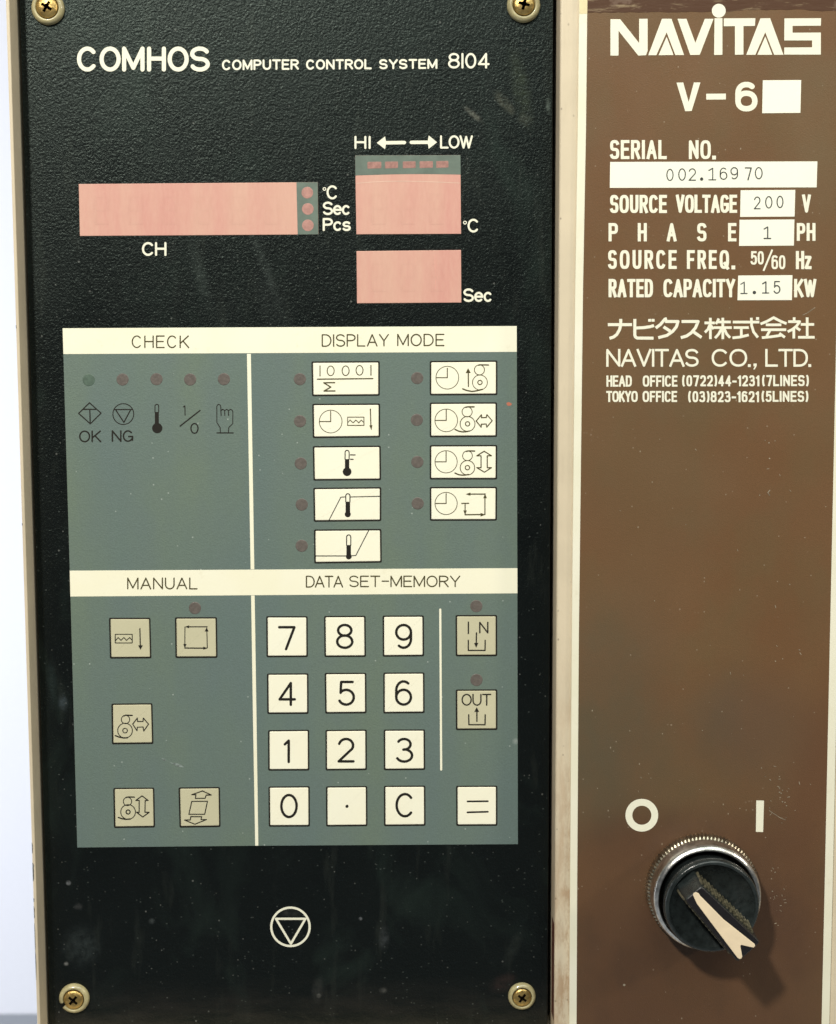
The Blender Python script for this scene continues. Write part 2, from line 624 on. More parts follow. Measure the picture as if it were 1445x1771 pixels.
def m_beige():
    k = NT('chipped_beige_paint')
    x_ = k.axis(0)
    z_ = k.axis(2)
    n1 = k.noise(.5, 4, .6)
    c_ = k.mix(k.ramp(n1, .35, .65), (.62, .53, .385), (.69, .59, .43))
    gr = k.noise(9, 4, .65)
    # rust creeping up from the lower end, along the plate's edge
    low = k.ramp(z_, -6.5, -15.5)
    edge = k.ramp(x_, 3.45, 4.15)
    rust = k.math('MULTIPLY', k.math('MULTIPLY', low, k.math('MULTIPLY', edge, k.math('LESS_THAN', x_, 6.0))), k.ramp(k.noise(2.6, 6, .72, k.scaled((1.6, 1, .5))), .42, .62))
    c_ = k.mix(k.math('MULTIPLY', rust, .85), c_, (.36, .20, .095))
    dots = k.specks(6.5, .19, .22, k.scaled((1, 1, .75)))
    dm = k.math('MULTIPLY', dots, k.ramp(k.noise(.9, 3), .42, .6))
    c_ = k.mix(k.math('MULTIPLY', dm, .95), c_, (.10, .06, .035))
    grime = k.ramp(k.noise(2.2, 5, .65, k.scaled((3, 1, .35))), .55, .78)
    c_ = k.mix(k.math('MULTIPLY', grime, .16), c_, (.34, .27, .19))
    k.col(c_).rough(.45)
    k.bump(gr, .01, .3)
    return k.m


def simple(name, col, rough=.5, spec=.5, metal=0.0, vary=.08, scale=3.0, bump=0.0, bscale=20.0, dark=None, coat=0):
    k = NT(name)
    n1 = k.ramp(k.noise(scale, 4, .6), .35, .65)
    d = dark or tuple(v * (1 - vary * 2) for v in col)
    k.col(k.mix(n1, col, d)).rough(rough)
    k.b.inputs['Specular IOR Level'].default_value = spec
    k.b.inputs['Metallic'].default_value = metal
    k.b.inputs['Coat Weight'].default_value = coat
    if bump:
        k.bump(k.noise(bscale, 4, .6), bump, .8)
    return k.m


def m_pink(name='translucent_pink_filter', g_=1.0):
    k = NT(name)
    n1 = k.noise(1.0, 3, .5, k.scaled((1.6, 1, .15)))
    n2 = k.noise(14, 2, .6, k.scaled((1, 1, .25)))
    c_ = k.mix(k.ramp(n1, .35, .68), (.65, .385, .30), (.625, .31, .26))
    c_ = k.mix(k.ramp(n2, .35, .7, 0, .20), c_, (.76, .50, .39))
    c_ = k.mix(k.ramp(k.noise(22, 2), .3, .7, 0, .18), c_, (.66, .34, .25))
    c_ = k.mix(1 - g_, c_, (.30, .20, .12))
    k.col(c_).rough(.42)
    k.b.inputs['Specular IOR Level'].default_value = .4
    return k.m


def m_cream(name, a_, b_, dirt=.35):
    k = NT(name)
    n1 = k.ramp(k.noise(.7, 3, .5), .35, .65)
    c_ = k.mix(n1, a_, b_)
    g = k.ramp(k.noise(3.2, 5, .65), .60, .85)
    c_ = k.mix(k.math('MULTIPLY', g, dirt), c_, (.60, .50, .32))
    k.col(c_).rough(.48)
    k.b.inputs['Specular IOR Level'].default_value = .35
    return k.m


def m_worn_print():
    k = NT('worn_cream_print')
    g = k.ramp(k.noise(13, 4, .65), .60, .80)
    c_ = k.mix(k.math('MULTIPLY', g, .25), (.84, .82, .66), (.45, .42, .33))
    k.col(c_).rough(.5)
    return k.m


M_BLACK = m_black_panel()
M_SHEET = m_sheet()
M_BROWN = m_brown()
M_BEIGE = m_beige()
M_PINK = m_pink()
M_CREAM = m_cream('cream_print', (.90, .865, .66), (.91, .88, .70))
M_KEY = m_cream('cream_key_film', (.93, .905, .73), (.93, .89, .70), .15)
M_TAN = m_cream('tan_key_film', (.555, .525, .355), (.59, .555, .38), .2)
M_BORDER_CREAM = m_cream('cream_plate_edge', (.80, .77, .60), (.84, .81, .66), .3)
M_PRINT = m_worn_print()
M_STICKER = m_cream('white_sticker', (.88, .88, .74), (.90, .89, .76), .06)
M_INK = simple('black_ink', (.014, .012, .008), .55, .3)
M_OLIVE = simple('thin_olive_ink', (.075, .062, .020), .6, .3)
M_TYPE = simple('typewriter_ink', (.10, .105, .10), .7, .2, vary=.3, scale=9)
M_LED = simple('dark_lamp_lens', (.150, .128, .112), .38, .5, vary=.12, scale=12, bump=.01, bscale=14)
M_LEDG = simple('green_lamp_lens', (.100, .150, .115), .40, .5, vary=.12, scale=12)
M_MASK = simple('grey_display_mask', (.150, .195, .160), .5, .4, vary=.1)
M_PINKDOT = simple('pink_display_dot', (.50, .265, .225), .45, .4, vary=.12, scale=9)
M_BARDOT = simple('red_display_bar', (.43, .225, .19), .45, .4, vary=.15, scale=9)
M_WASH = simple('yellowed_cup_washer', (.50, .44, .235), .34, .6, vary=.15, scale=5, coat=.4)
M_BRASS = simple('zinc_yellow_screw', (.62, .43, .15), .36, .6, metal=.85, vary=.2, scale=9, bump=.02, bscale=12)
M_RECESS = simple('dark_recess', (.022, .015, .008), .8, .1)  # darker colour for the cross recess of the screws
M_CHROME = simple('worn_chrome', (.88, .87, .83), .30, .6, metal=1.0, vary=.22, scale=4.5, bump=.006, bscale=14)
M_KNURL = simple('dulled_knurled_steel', (.62, .56, .43), .34, .6, metal=1.0, vary=.3, scale=6, bump=.008, bscale=14)
M_KNOB = simple('black_moulded_plastic', (.024, .031, .031), .22, .5, vary=.25, scale=5, bump=.008, bscale=16)
M_BAR = simple('black_handle_plastic', (.010, .0085, .010), .42, .5, vary=.2, scale=5, bump=.006, bscale=16)
M_RIDGE = simple('glint_ridge_plastic', (.15, .135, .085), .38, .6, vary=.45, scale=8)  # gold-grey glints of the ribs are put into this base colour
M_ARROW = simple('cream_pointer_inlay', (.88, .72, .50), .5, .4, vary=.04)
M_DARK = simple('black_backing', (.004, .004, .004), .8, .1)
M_WALL = simple('white_wall_paint', (.80, .83, .90), .8, .1, vary=.01)
M_FLOOR = simple('grey_floor_paint', (.36, .39, .43), .7, .2, vary=.03)
M_RUSTY = simple('red_brown_primer', (.16, .050, .030), .6, .3, vary=.35, scale=5)
M_FILM = None

# ---------------------------------------------------------------- setting
WR = 0.67            # the housing's front face stands this far in front of the black panel
WPL = 0.74           # the face of the brown plate


def box(name, x0, x1, y0, y1, z0, z1, mat, parent=None, bev=0.0):
    bm = bmesh.new()
    bmesh.ops.create_cube(bm, size=1)
    for v in bm.verts:
        v.co = Vector(((x0 + x1) / 2 + v.co.x * (x1 - x0), (y0 + y1) / 2 + v.co.y * (y1 - y0), (z0 + z1) / 2 + v.co.z * (z1 - z0)))
    if bev:
        bmesh.ops.bevel(bm, geom=list(bm.edges), offset=bev, segments=3, profile=.5, affect='EDGES')
    return finish(name, bm, mat, parent)


wallz = P3(30, 1753, -85)
FZ = wallz.z
o = box('wall', -170, 170, 85, 88, FZ - 1, 150, M_WALL)
o['kind'] = 'structure'
o = box('floor', -170, 170, -150, 84.9, FZ - 2, FZ, M_FLOOR)
o['kind'] = 'structure'

# ---------------------------------------------------------------- housing
xl_in = unproj(28, 2, 0)[0]
xr_in = unproj(958.2, 900, 0)[0]
ztop = unproj(700, -70, WR)[1]
zbot = unproj(700, 1800, WR)[1]
xr_out = unproj(1475, 900, WR)[0]
xl_out = xl_in - 0.085
HB = 9.0
hous = thing('machine_housing', (0, 4, FZ), 'beige painted sheet metal machine housing with raised lip around the black panel', 'housing')
# left lip of folded sheet, divider strip, wide right face, top and bottom rails
box('side_lip', xl_out, xl_in, -WR, HB, zbot - .01, ztop + .01, M_BEIGE, hous, .03)
box('divider_strip', xr_in, unproj(1015, 900, WR)[0], -WR, HB, zbot - .01, ztop + .01, M_BEIGE, hous, .06)
box('front_sheet', unproj(1015, 900, WR)[0] + .003, xr_out + 1.5, -WR + .006, HB, zbot - .01, ztop + .01, M_BEIGE, hous, .01)
box('top_rail', xl_out - .003, xr_out + 1.503, -WR - .003, HB + .003, ztop + .012, ztop + 3, M_BEIGE, hous, .06)
box('lower_body', xl_out - .003, xr_out + 1.503, -WR - .003, HB + .003, FZ, zbot - .012, M_BEIGE, hous, .06)
box('backing', xl_in + .002, xr_in - .002, .75, 1.0, zbot, ztop, M_DARK, hous)
# chipped bare metal on the lip's outer arris
rnd = random.Random(8)
M_CHIP = simple('bare_grey_metal', (.20, .20, .19), .5, .5, vary=.3, scale=8)
for y0, y1, w_ in ((1453, 1472, 2.2), (1488, 1520, 3.2), (1549, 1556, 2.4), (1563, 1584, 1.8), (1592, 1640, 1.5), (1640, 1690, 1.7), (560, 566, 1.2), (902, 906, 1.4)):
    k = Ink(WR + .001)
    L0, R0 = [], []
    n_ = 7
    for i in range(n_ + 1):
        y_ = y0 + (y1 - y0) * i / n_
        q0 = P3(30, y_, WR)
        v_ = unproj(700, y_, WR)[1]
        lo_ = xl_out + .006
        ww_ = w_ * PX * (rnd.uniform(.5, 1.0) if 0 < i < n_ else .25)
        L0.append(k.bm.verts.new((lo_, -WR - .0012, v_)))
        R0.append(k.bm.verts.new((lo_ + ww_, -WR - .0012, v_)))
    for i in range(n_):
        k.bm.faces.new((L0[i], L0[i + 1], R0[i + 1], R0[i]))
    k.done('paint_chip', M_CHIP, hous)
# bare primer along the divider's lower left arris
bm = bmesh.new()
rnd = random.Random(4)
zz0 = unproj(957, 1600, WR)[1]
zz1 = unproj(957, 1768, WR)[1]
n = 40
prev = None
for i in range(n + 1):
    z = zz0 + (zz1 - zz0) * i / n
    wd = (.012 + .045 * (i / n)) * (0.7 + .6 * rnd.random())
    v0 = bm.verts.new((xr_in - .002, -.35 - .28 * min(1, i / n * 3), z))
    v0b = bm.verts.new((xr_in - .002, -.05, z))
    v1 = bm.verts.new((xr_in - .002 , -WR + .05, z))
    if prev:
        bm.faces.new((prev[0], prev[1], v1, v0b))
    bm.verts.remove(v0)
    prev = (v0b, v1)
finish('bare_primer', bm, M_RUSTY, hous)

# ---------------------------------------------------------------- black control panel
pc = P3(500, 900, 0)
panel = thing('control_panel', (pc.x, 0.15, pc.z), 'black grained control panel with grey-green keypad, pink display windows and four corner screws', 'control panel')
xL = unproj(33, 0, 0)[0]
xR = unproj(953.2, 600, 0)[0]
zT = unproj(500, -55, 0)[1]
zB = unproj(500, 1785, 0)[1]
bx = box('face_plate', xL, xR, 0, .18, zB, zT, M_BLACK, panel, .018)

W_INK = .0015
k = Ink(W_INK)
for ch, x0, x1 in (('C', 132.6, 168.6), ('O', 171.6, 208.4), ('M', 210.6, 249.6), ('H', 253.8, 286.6), ('O', 289.4, 326), ('S', 327.8, 362.6)):
    write(k, ch, x0, x1, 80.4, 123.8, 7.2)
k.done('lettering', M_PRINT, panel)
lettering('COMPUTER', 383.5, 516.5, 103.2, 121.6, 3.3, W_INK, M_PRINT, panel, gap=.36, yt1=102.4, yb1=120.6)
lettering('CONTROL', 528.8, 642.5, 102.8, 120.6, 3.3, W_INK, M_PRINT, panel, gap=.36, yt1=102.0, yb1=119.8)
lettering('SYSTEM', 655.2, 756, 102.4, 119.8, 3.3, W_INK, M_PRINT, panel, gap=.36, yt1=101.7, yb1=119.0)
lettering('8|04', 774.5, 846.3, 91.6, 118.4, 3.5, W_INK, M_PRINT, panel, gap=.26)
lettering('HI', 612.6, 640.8, 235, 257.6, 3.5, W_INK, M_PRINT, panel, gap=.34)
lettering('LOW', 760.6, 817.4, 234, 257.0, 3.4, W_INK, M_PRINT, panel, gap=.20)
k = Ink(W_INK)
k.poly([(651.2, 247.0), (665.5, 236.0), (667, 243.8), (667, 249.8), (665.5, 258.0)])
k.line([(664, 246.9), (699, 246.5)], 6.0)
k.done('arrow', M_PRINT, panel)
k = Ink(W_INK)
k.poly([(755.4, 246.0), (741, 257.4), (739.6, 249.0), (739.6, 243.0), (741, 234.2)])
k.line([(711, 246.2), (743, 246.0)], 6.0)
k.done('arrow', M_PRINT, panel)


def S5(x, y):
    return (520 + x / 3.6125, 210 + y / 3.6125)


def degc(cx, cy, r, x0, x1, y0, y1):
    k = Ink(W_INK)
    k.ring(*S5(cx, cy), r / 3.6125, 1.6, 16)
    write(k, 'C', S5(x0, 0)[0], S5(x1, 0)[0], S5(0, y0)[1], S5(0, y1)[1], 3.5)
    k.done('lettering', M_PRINT, panel)


degc(147, 422, 8.5, 160, 232, 399, 487)
degc(1025, 632, 9, 1041, 1114, 608, 694)


def s5text(s, x0, x1, y0, y1, **kw):
    lettering(s, S5(x0, 0)[0], S5(x1, 0)[0], S5(0, y0)[1], S5(0, y1)[1], 3.7, W_INK, M_PRINT, panel, **kw)


s5text('Sec', 136, 309, 501, 585, gap=.20)
s5text('Pcs', 136, 312, 603, 685, gap=.22)
s5text('Sec', 1014, 1196, 1043, 1128, gap=.22)
lettering('CH', 245, 287.5, 418.6, 442.6, 3.7, W_INK, M_PRINT, panel, gap=.24)

# ---- display windows: pink filter slabs, grey masks, lamps behind them
w1 = prism('display_window', [(135.5, 318.2), (549.2, 314.9), (550.5, 405.6), (137.5, 408.3)], -.01, .010, M_PINK, panel, .8)
w1['label'] = 'wide pink display window with three round lamps at its right end'
prism('mask', [(512.2, 315.4), (549.0, 315.1), (550.2, 405.4), (514.4, 405.7)], .0095, .0135, M_MASK, w1, .3)
for cx, cy in ((531.0, 333.2), (531.9, 361.4), (532.0, 389.8)):
    q = [(cx + 10.3 * math.cos(t * math.pi / 14), cy + 10.3 * math.sin(t * math.pi / 14)) for t in range(28)]
    prism('lamp', q, .013, .0165, M_PINKDOT, w1, .6)
w2 = prism('display_window', [(613.6, 268.7), (796, 268.1), (797.1, 404.6), (615.8, 405.4)], -.01, .010, M_PINK, panel, .8)
w2['label'] = 'square pink display window with a grey strip of five red bars'
edge2 = [(614.2 + 182.2 * i / 12, 303.6 - 1.6 * i / 12 - 1.6 * math.sin(math.pi * i / 12)) for i in range(13)]
prism('mask', [(613.8, 268.9), (795.9, 268.3)] + edge2[::-1], .0095, .0135, M_MASK, w2, .3)
for x0, x1, i in ((415, 503, 0), (525, 607, 1), (636, 717, 2), (741, 825, 3), (845, 922, 4)):
    d = -1.2 * i
    q = [S5(x0, 252 + d), S5(x1, 251 + d), S5(x1, 293 + d), S5(x0, 296 + d)]
    prism('indicator_bar', rounded(q, 1.5, 2), .013, .016, M_BARDOT, w2, .4)
k = Ink(.0125)
k.line([(616.5 + 178 * i / 14, 317.2 - 3.6 * math.sin(math.pi * (i / 14) ** .8) - .6 * i / 14) for i in range(15)], .9)
k.done('crease', simple('film_crease', (.80, .56, .44), .4), w2)
w3 = prism('display_window', [(616, 434.2), (797, 432.3), (797.6, 523.4), (616.9, 524.7)], -.01, .010, M_PINK, panel, .8)
w3['label'] = 'smaller pink display window below the square one'
k = Ink(.0115)
k.line([(751.5, 440), (753.2, 500)], .7)
k.line([(754.4, 438), (756, 486)], .5)
k.done('crease', simple('film_crease_red', (.80, .40, .33), .4), w3)

# faint seven-segment digits lying dark behind the pink filters


def digits(win, cx0, cx1, n, yt, yb, wd):
    mat = bpy.data.materials.get('unlit_segment') or m_pink('unlit_segment', .985)
    for i in range(n):
        cx = cx0 + (cx1 - cx0) * i / max(1, n - 1)
        k = Ink(.0112)
        ym = (yt + yb) / 2
        h = wd / 2
        for s in (((-h, yt), (h, yt)), ((-h, ym), (h, ym)), ((-h, yb), (h, yb)), ((-h, yt + 3), (-h, ym - 3)),
                  ((h, yt + 3), (h, ym - 3)), ((-h, ym + 3), (-h, yb - 3)), ((h, ym + 3), (h, yb - 3))):
            k.line([(cx + s[0][0], s[0][1]), (cx + s[1][0], s[1][1])], 3.6)
        k.done('digit', mat, win)


digits(w1, 175, 470, 6, 340, 386, 22)
digits(w2, 655, 755, 3, 336, 386, 22)
digits(w3, 655, 755, 3, 456, 502, 22)

# ---- grey-green keypad overlay
sheet = prism('keypad_overlay', [(107.6, 567.6), (893.5, 563.7), (894.4, 982.4), (895.4, 1460.2), (441, 1463), (133.1, 1466), (120.1, 987)],
              -.01, .016, M_SHEET, panel, .5)
WS = .0175


def bar(pts, name='header_band'):
    return prism(name, pts, .0155, .0185, M_CREAM, sheet, .2)


bar([(107.8, 567.8), (893.3, 563.9), (893.4, 608.6), (109.2, 612.4)])
bar([(120.1, 987.0), (894.4, 982.6), (894.5, 1026.2), (121.3, 1031.8)])
bar([(426.6, 612.0), (433.4, 612.0), (439.4, 984.6), (433.0, 984.7)], 'divider_line')
bar([(433.8, 1030.0), (440.0, 1030.0), (443.2, 1240), (446.4, 1462.5), (440.9, 1462.6), (437.0, 1240)], 'divider_line')
k = Ink(WS)
k.line([(761.0, 1054.2), (762.6, 1331.0)], 3.6)
k.done('divider_line', M_CREAM, sheet)

lettering('CHECK', 227.4, 326.8, 580.2, 602.0, 1.9, .0195, M_OLIVE, sheet, gap=.34)
lettering('DISPLAY', 556.0, 672.2, 578.2, 599.8, 1.9, .0195, M_OLIVE, sheet, gap=.26, yt1=577.6, yb1=599.0)
lettering('MODE', 686.6, 768.0, 577.4, 598.6, 1.9, .0195, M_OLIVE, sheet, gap=.28)
lettering('MANUAL', 219.6, 341.3, 998.9, 1019.3, 1.9, .0195, M_OLIVE, sheet, gap=.30)
lettering('DATA', 528.6, 592.9, 995.8, 1016.2, 1.9, .0195, M_OLIVE, sheet, gap=.14)
lettering('SET~MEMORY', 603.4, 795.6, 995.6, 1015.4, 1.9, .0195, M_OLIVE, sheet, gap=.24)


def lens(cx, cy, mat=None, label=None):
    r = 10.6
    q = [(cx + r * math.cos(t * math.pi / 14), cy + r * math.sin(t * math.pi / 14)) for t in range(28)]
    o = prism('indicator_light', q, .010, .0235, mat or M_LED, panel, 1.6, .006)
    if label:
        o['label'] = label
    return o


lens(153, 657, M_LEDG, 'pale green indicator light above OK')
for cx, cy in ((211.5, 656.4), (270.2, 655.8), (328.4, 656.4), (386.8, 655.8), (518.2, 655.9), (518.5, 728.6), (519.7, 801.6),
               (521.4, 872.8), (521.4, 944), (721.1, 653.9), (720.5, 726.3), (721.4, 799), (722, 870.8), (823.4, 1048.4),
               (823.7, 1176.1), (336.7, 1051.7)):
    lens(cx, cy)


def ZZ(ox, oy, s):
    return lambda *pts: [(ox + x / s, oy + y / s) for x, y in pts]


def arrow_head(k, pts):
    k.poly(pts)


# symbols of the CHECK field
A = ZZ(120, 690, 4.817)
k = Ink(WS)
k.line(A((165, 32), (262, 118), (172, 207), (75, 120)), 1.7, closed=True)
k.line(A((112, 86), (218, 86)), 2.0)
k.line(A((168, 86), (171, 203)), 1.7)
write(k, 'OK', *[A((78, 0))[0][0], A((265, 0))[0][0]], A((0, 262))[0][1], A((0, 362))[0][1], 2.6, gap=.26)
k.done('symbol', M_INK, sheet)
k = Ink(WS)
k.ring(*A((447, 126))[0], 18.0, 1.7, 44)
k.line(A((374, 88), (520, 88)), 2.0)
k.line(A((383, 90), (452, 195), (508, 90)), 1.7)
write(k, 'NG', *[A((350, 0))[0][0], A((530, 0))[0][0]], A((0, 260))[0][1], A((0, 358))[0][1], 2.6, gap=.26)
k.done('symbol', M_INK, sheet)


def thermo(k, F, x0, x1, top, fill, cx, cy, r, s, t=1.5):
    """x0, x1 tube sides; top; fill = y where the column is filled from; bulb"""
    m = (x0 + x1) / 2
    h = (x1 - x0) / 2
    arc = [(m - h * math.cos(q * math.pi / 8), top + h - h * math.sin(q * math.pi / 8)) for q in range(9)]
    k.line(F(*([(x0, fill)] + arc + [(x1, fill)])), t, 'square')
    k.poly(F((x0 - 1, fill), (x1 + 1, fill), (x1 + 1, cy), (x0 - 1, cy)))
    k.disc(*F((cx, cy))[0], r / s, 24)


k = Ink(WS)
thermo(k, A, 711, 742, 45, 108, 730, 243, 43, 4.817, 1.4)
k.done('symbol', M_INK, sheet)
k = Ink(WS)
k.line(A((962, 135), (960, 58), (948, 66)), 1.5)
k.line(A((922, 225), (1085, 97)), 2.3, 'square')
k.ring(*A((1040, 245))[0], 6.1, 2.2, 30, ry=8.4)
k.done('symbol', M_INK, sheet)
k = Ink(WS)
k.line(A((1228, 283), (1362, 283)), 1.8)
k.line(A((1256, 283), (1254, 240), (1227, 196), (1226, 62), (1232, 50), (1243, 45), (1254, 51), (1259, 66), (1262, 138)), 1.3)
k.line(A((1262, 96), (1275, 86), (1291, 96), (1293, 138)), 1.3)
k.line(A((1292, 97), (1308, 86), (1323, 96), (1325, 138)), 1.3)
k.line(A((1324, 97), (1340, 86), (1354, 94), (1360, 108), (1359, 205), (1326, 238), (1322, 283)), 1.3)
k.done('symbol', M_INK, sheet)


def key(name, pts, mat, label=None, rise=.044, edge=2.3):
    root = prism(name, rounded(inset(pts, edge * .62), 1.6, 3), .012, rise, mat, panel, 1.4, .008)
    prism('border', rounded(inset(pts, -edge * .55), 2.8, 3), .010, .0215, M_INK, root, .4, .003)
    if label:
        root['label'] = label
    return root


def sym(root, wz, fn, mat=None):
    k = Ink(wz)
    fn(k)
    return k.done('legend', mat or M_INK, root)


def clock(k, F, cx, cy, r, s, hx, hy, t=1.3):
    k.ring(*F((cx, cy))[0], r / s, t, 48)
    k.line(F((cx, hy), (cx, cy), (hx, cy)), t * 1.1)


def rollers(k, F, s, small, rs, tail, big, rb, ri, sweep, t=1.3, ti=1.8):
    k.ring(*F(small)[0], rs / s, t, 28)
    k.line(F(*tail), t * 1.5)
    k.ring(*F(big)[0], rb / s, t, 36)
    k.ring(*F(big)[0], ri / s, ti, 20)
    k.line(F(*sweep), t * 1.5)


WM = .0305
KR = .029
B = ZZ(490, 560, 3.44)
B2 = ZZ(490, 760, 3.44)
C10 = ZZ(530, 615, 10.32)
C8 = ZZ(730, 600, 8.028)

r = key('mode_label', B((170, 228), (568, 226), (568, 424), (174, 427)), M_KEY, 'cream label with 10001 over a sigma', KR)


def f(k):
    k.line(C10((238, 185), (238, 365)), 1.5)
    for cx, cy in ((428, 272), (695, 270), (943, 262)):
        k.ring(*C10((cx, cy))[0], 6.0, 1.6, 30, ry=8.3)
    k.line(C10((1147, 175), (1147, 350)), 1.5)
    k.line(C10((190, 420), (1180, 410)), 2.0)
    k.line(C10((500, 483), (305, 485), (430, 562), (310, 632), (505, 630)), 1.9)


sym(r, WM, f, M_OLIVE)
r = key('mode_label', B((175, 480), (570, 478), (570, 672), (178, 676)), M_KEY, 'cream label with clock, toothed block and down arrow', KR)


def f(k):
    clock(k, C10, 428, 1177, 203, 10.32, 232, 995)
    k.line(C10((730, 1098), (1022, 1098), (1022, 1245), (730, 1245)), 1.2, closed=True)
    k.line(C10((735, 1195), (775, 1150), (828, 1200), (878, 1150), (930, 1200), (975, 1150), (1020, 1195)), 1.2)
    k.line(C10((1137, 955), (1146, 1260)), 1.6)
    k.poly(C10((1118, 1245), (1172, 1240), (1155, 1335)))


sym(r, WM, f, M_OLIVE)
r = key('mode_label', B2((178, 44), (574, 41), (576, 238), (182, 241)), M_KEY, 'cream label with thermometer and two level ticks', KR)


def f(k):
    thermo(k, B2, 366, 390, 65, 117, 378, 192, 26, 3.44, 1.5)
    k.line(B2((398, 92), (426, 92)), 1.6)
    k.line(B2((398, 118), (414, 118)), 1.6)


sym(r, WM, f)
r = key('mode_label', B2((181, 292), (577, 288), (577, 482), (184, 486)), M_KEY, 'cream label with thermometer on a rising line', KR)


def f(k):
    thermo(k, B2, 370, 395, 323, 370, 382, 445, 18, 3.44, 1.5)
    k.line(B2((270, 481), (341, 343), (367, 342)), 1.2)
    k.line(B2((398, 342), (574, 338)), 1.2)


sym(r, WM, f)
r = key('mode_label', B2((185, 540), (578, 537), (580, 729), (187, 734)), M_KEY, 'cream label with thermometer before a rising line', KR)


def f(k):
    thermo(k, B2, 375, 400, 568, 628, 388, 697, 17, 3.44, 1.5)
    k.line(B2((190, 693), (374, 693)), 1.4)
    k.line(B2((404, 692), (430, 690), (506, 542)), 1.2)


sym(r, WM, f)
r = key('mode_label', B((874, 225), (1268, 222), (1268, 420), (874, 422)), M_KEY, 'cream label with clock, up arrow and rollers', KR)


def f(k):
    clock(k, C8, 347, 427, 158, 8.028, 190, 295)
    k.line(C8((640, 548), (638, 360)), 1.7)
    k.poly(C8((603, 362), (672, 360), (635, 295)))
    rollers(k, C8, 8.028, (793, 318), 70, ((778, 254), (800, 249), (918, 251)), (800, 493), 103, 30,
            ((560, 582), (620, 605), (690, 618), (760, 608), (835, 588)))


sym(r, WM, f, M_OLIVE)
r = key('mode_label', B((874, 473), (1266, 471), (1266, 669), (874, 671)), M_KEY, 'cream label with clock, rollers and sideways double arrow', KR)


def f(k):
    clock(k, C8, 332, 1020, 157, 8.028, 180, 870)
    rollers(k, C8, 8.028, (622, 900), 70, ((606, 838), (628, 831), (718, 832)), (628, 1068), 103, 30,
            ((455, 1145), (500, 1168), (560, 1180), (610, 1177), (650, 1168)))
    k.line(C8((748, 1028), (820, 942), (822, 982), (888, 980), (897, 940), (970, 1025), (895, 1114), (887, 1070), (820, 1073),
              (817, 1114)), 1.6, closed=True)


sym(r, WM, f, M_OLIVE)
r = key('mode_label', B2((874, 38), (1267, 37), (1266, 234), (874, 234)), M_KEY, 'cream label with clock, rollers and upright double arrow', KR)


def f(k):
    clock(k, B2, 967, 133, 66, 3.44, 903, 68)
    rollers(k, B2, 3.44, (1094, 97), 29, ((1088, 71), (1098, 68), (1137, 69)), (1094, 168), 43, 13,
            ((1020, 200), (1042, 210), (1070, 213), (1100, 209)))
    k.line(B2((1193, 70), (1237, 97), (1212, 97), (1212, 168), (1237, 168), (1195, 195), (1150, 168), (1175, 168), (1175, 97),
              (1150, 97)), 1.6, closed=True)


sym(r, WM, f, M_OLIVE)
r = key('mode_label', B2((874, 287), (1266, 286), (1265, 479), (875, 480)), M_KEY, 'cream label with clock and square of arrows', KR)


def f(k):
    clock(k, B2, 967, 381, 66, 3.44, 903, 322)
    k.line(B2((1200, 325), (1105, 325)), 1.7)
    k.poly(B2((1084, 325), (1112, 316), (1112, 335)))
    k.line(B2((1198, 447), (1198, 345)), 1.5)
    k.poly(B2((1199, 322), (1210, 350), (1188, 350)))
    k.line(B2((1080, 448), (1178, 447)), 1.9)
    k.poly(B2((1202, 447), (1172, 437), (1172, 459)))
    k.line(B2((1080, 380), (1080, 428)), 1.5)
    k.poly(B2((1080, 450), (1070, 422), (1090, 422)))
    k.line(B2((1060, 380), (1102, 380)), 1.5)


sym(r, WM, f, M_OLIVE)

# ---- number keys
K1 = ZZ(440, 970, 3.0745)
K2 = ZZ(440, 1240, 3.0745)
WK = .0455


def numkey(F, q, ch, bx_, name=None):
    pts = F(*q)
    nm = {'.': 'point', '=': 'equals'}.get(ch, ch)
    r = key('key', pts, M_KEY, 'square cream key marked %s' % nm)
    k = Ink(WK)
    if ch == '.':
        k.disc(*F((491, 475))[0], 2.8, 16)
    elif ch == '=':
        k.line(F((1132, 449), (1240, 448)), 3.0)
        k.line(F((1132, 507), (1240, 504)), 3.0)
    else:
        (ax, ay), (bx2, by2) = F((bx_[0], bx_[2]), (bx_[1], bx_[3]))
        write(k, ch, ax, bx2, ay, by2, 4.5)
    k.done('legend', M_INK, r)


numkey(K1, ((65, 298), (278, 298), (279, 508), (67, 509)), '7', (124, 218, 346, 476))
numkey(K1, ((373, 297), (586, 296), (588, 507), (375, 508)), '8', (432, 526, 334, 469))
numkey(K1, ((684, 295), (896, 294), (897, 504), (685, 506)), '9', (746, 838, 334, 469))
numkey(K1, ((69, 603), (282, 602), (283, 810), (71, 811)), '4', (126, 220, 643, 772))
numkey(K1, ((376, 600), (590, 599), (591, 807), (379, 809)), '5', (444, 534, 637, 770))
numkey(K1, ((688, 598), (899, 597), (900, 806), (688, 808)), '6', (746, 838, 634, 771))
numkey(K2, ((75, 74), (286, 72), (287, 281), (76, 282)), '1', (154, 188, 119, 246))
numkey(K2, ((380, 73), (592, 71), (593, 279), (381, 281)), '2', (440, 532, 110, 243))
numkey(K2, ((690, 71), (902, 70), (903, 278), (691, 280)), '3', (750, 844, 110, 244))
numkey(K2, ((77, 374), (289, 372), (290, 579), (79, 580)), '0', (135, 230, 408, 539))
numkey(K2, ((383, 373), (595, 371), (596, 577), (384, 579)), '.', None)
numkey(K2, ((691, 370), (904, 369), (905, 575), (692, 577)), 'C', (748, 850, 403, 535))
numkey(K2, ((1075, 370), (1287, 369), (1287, 575), (1076, 576)), '=', None)

N7 = ZZ(770, 1030, 7.082)
r = key('key', N7((132, 248), (624, 247), (625, 735), (135, 736)), M_TAN, 'tan key marked IN over an arrow into a tray')


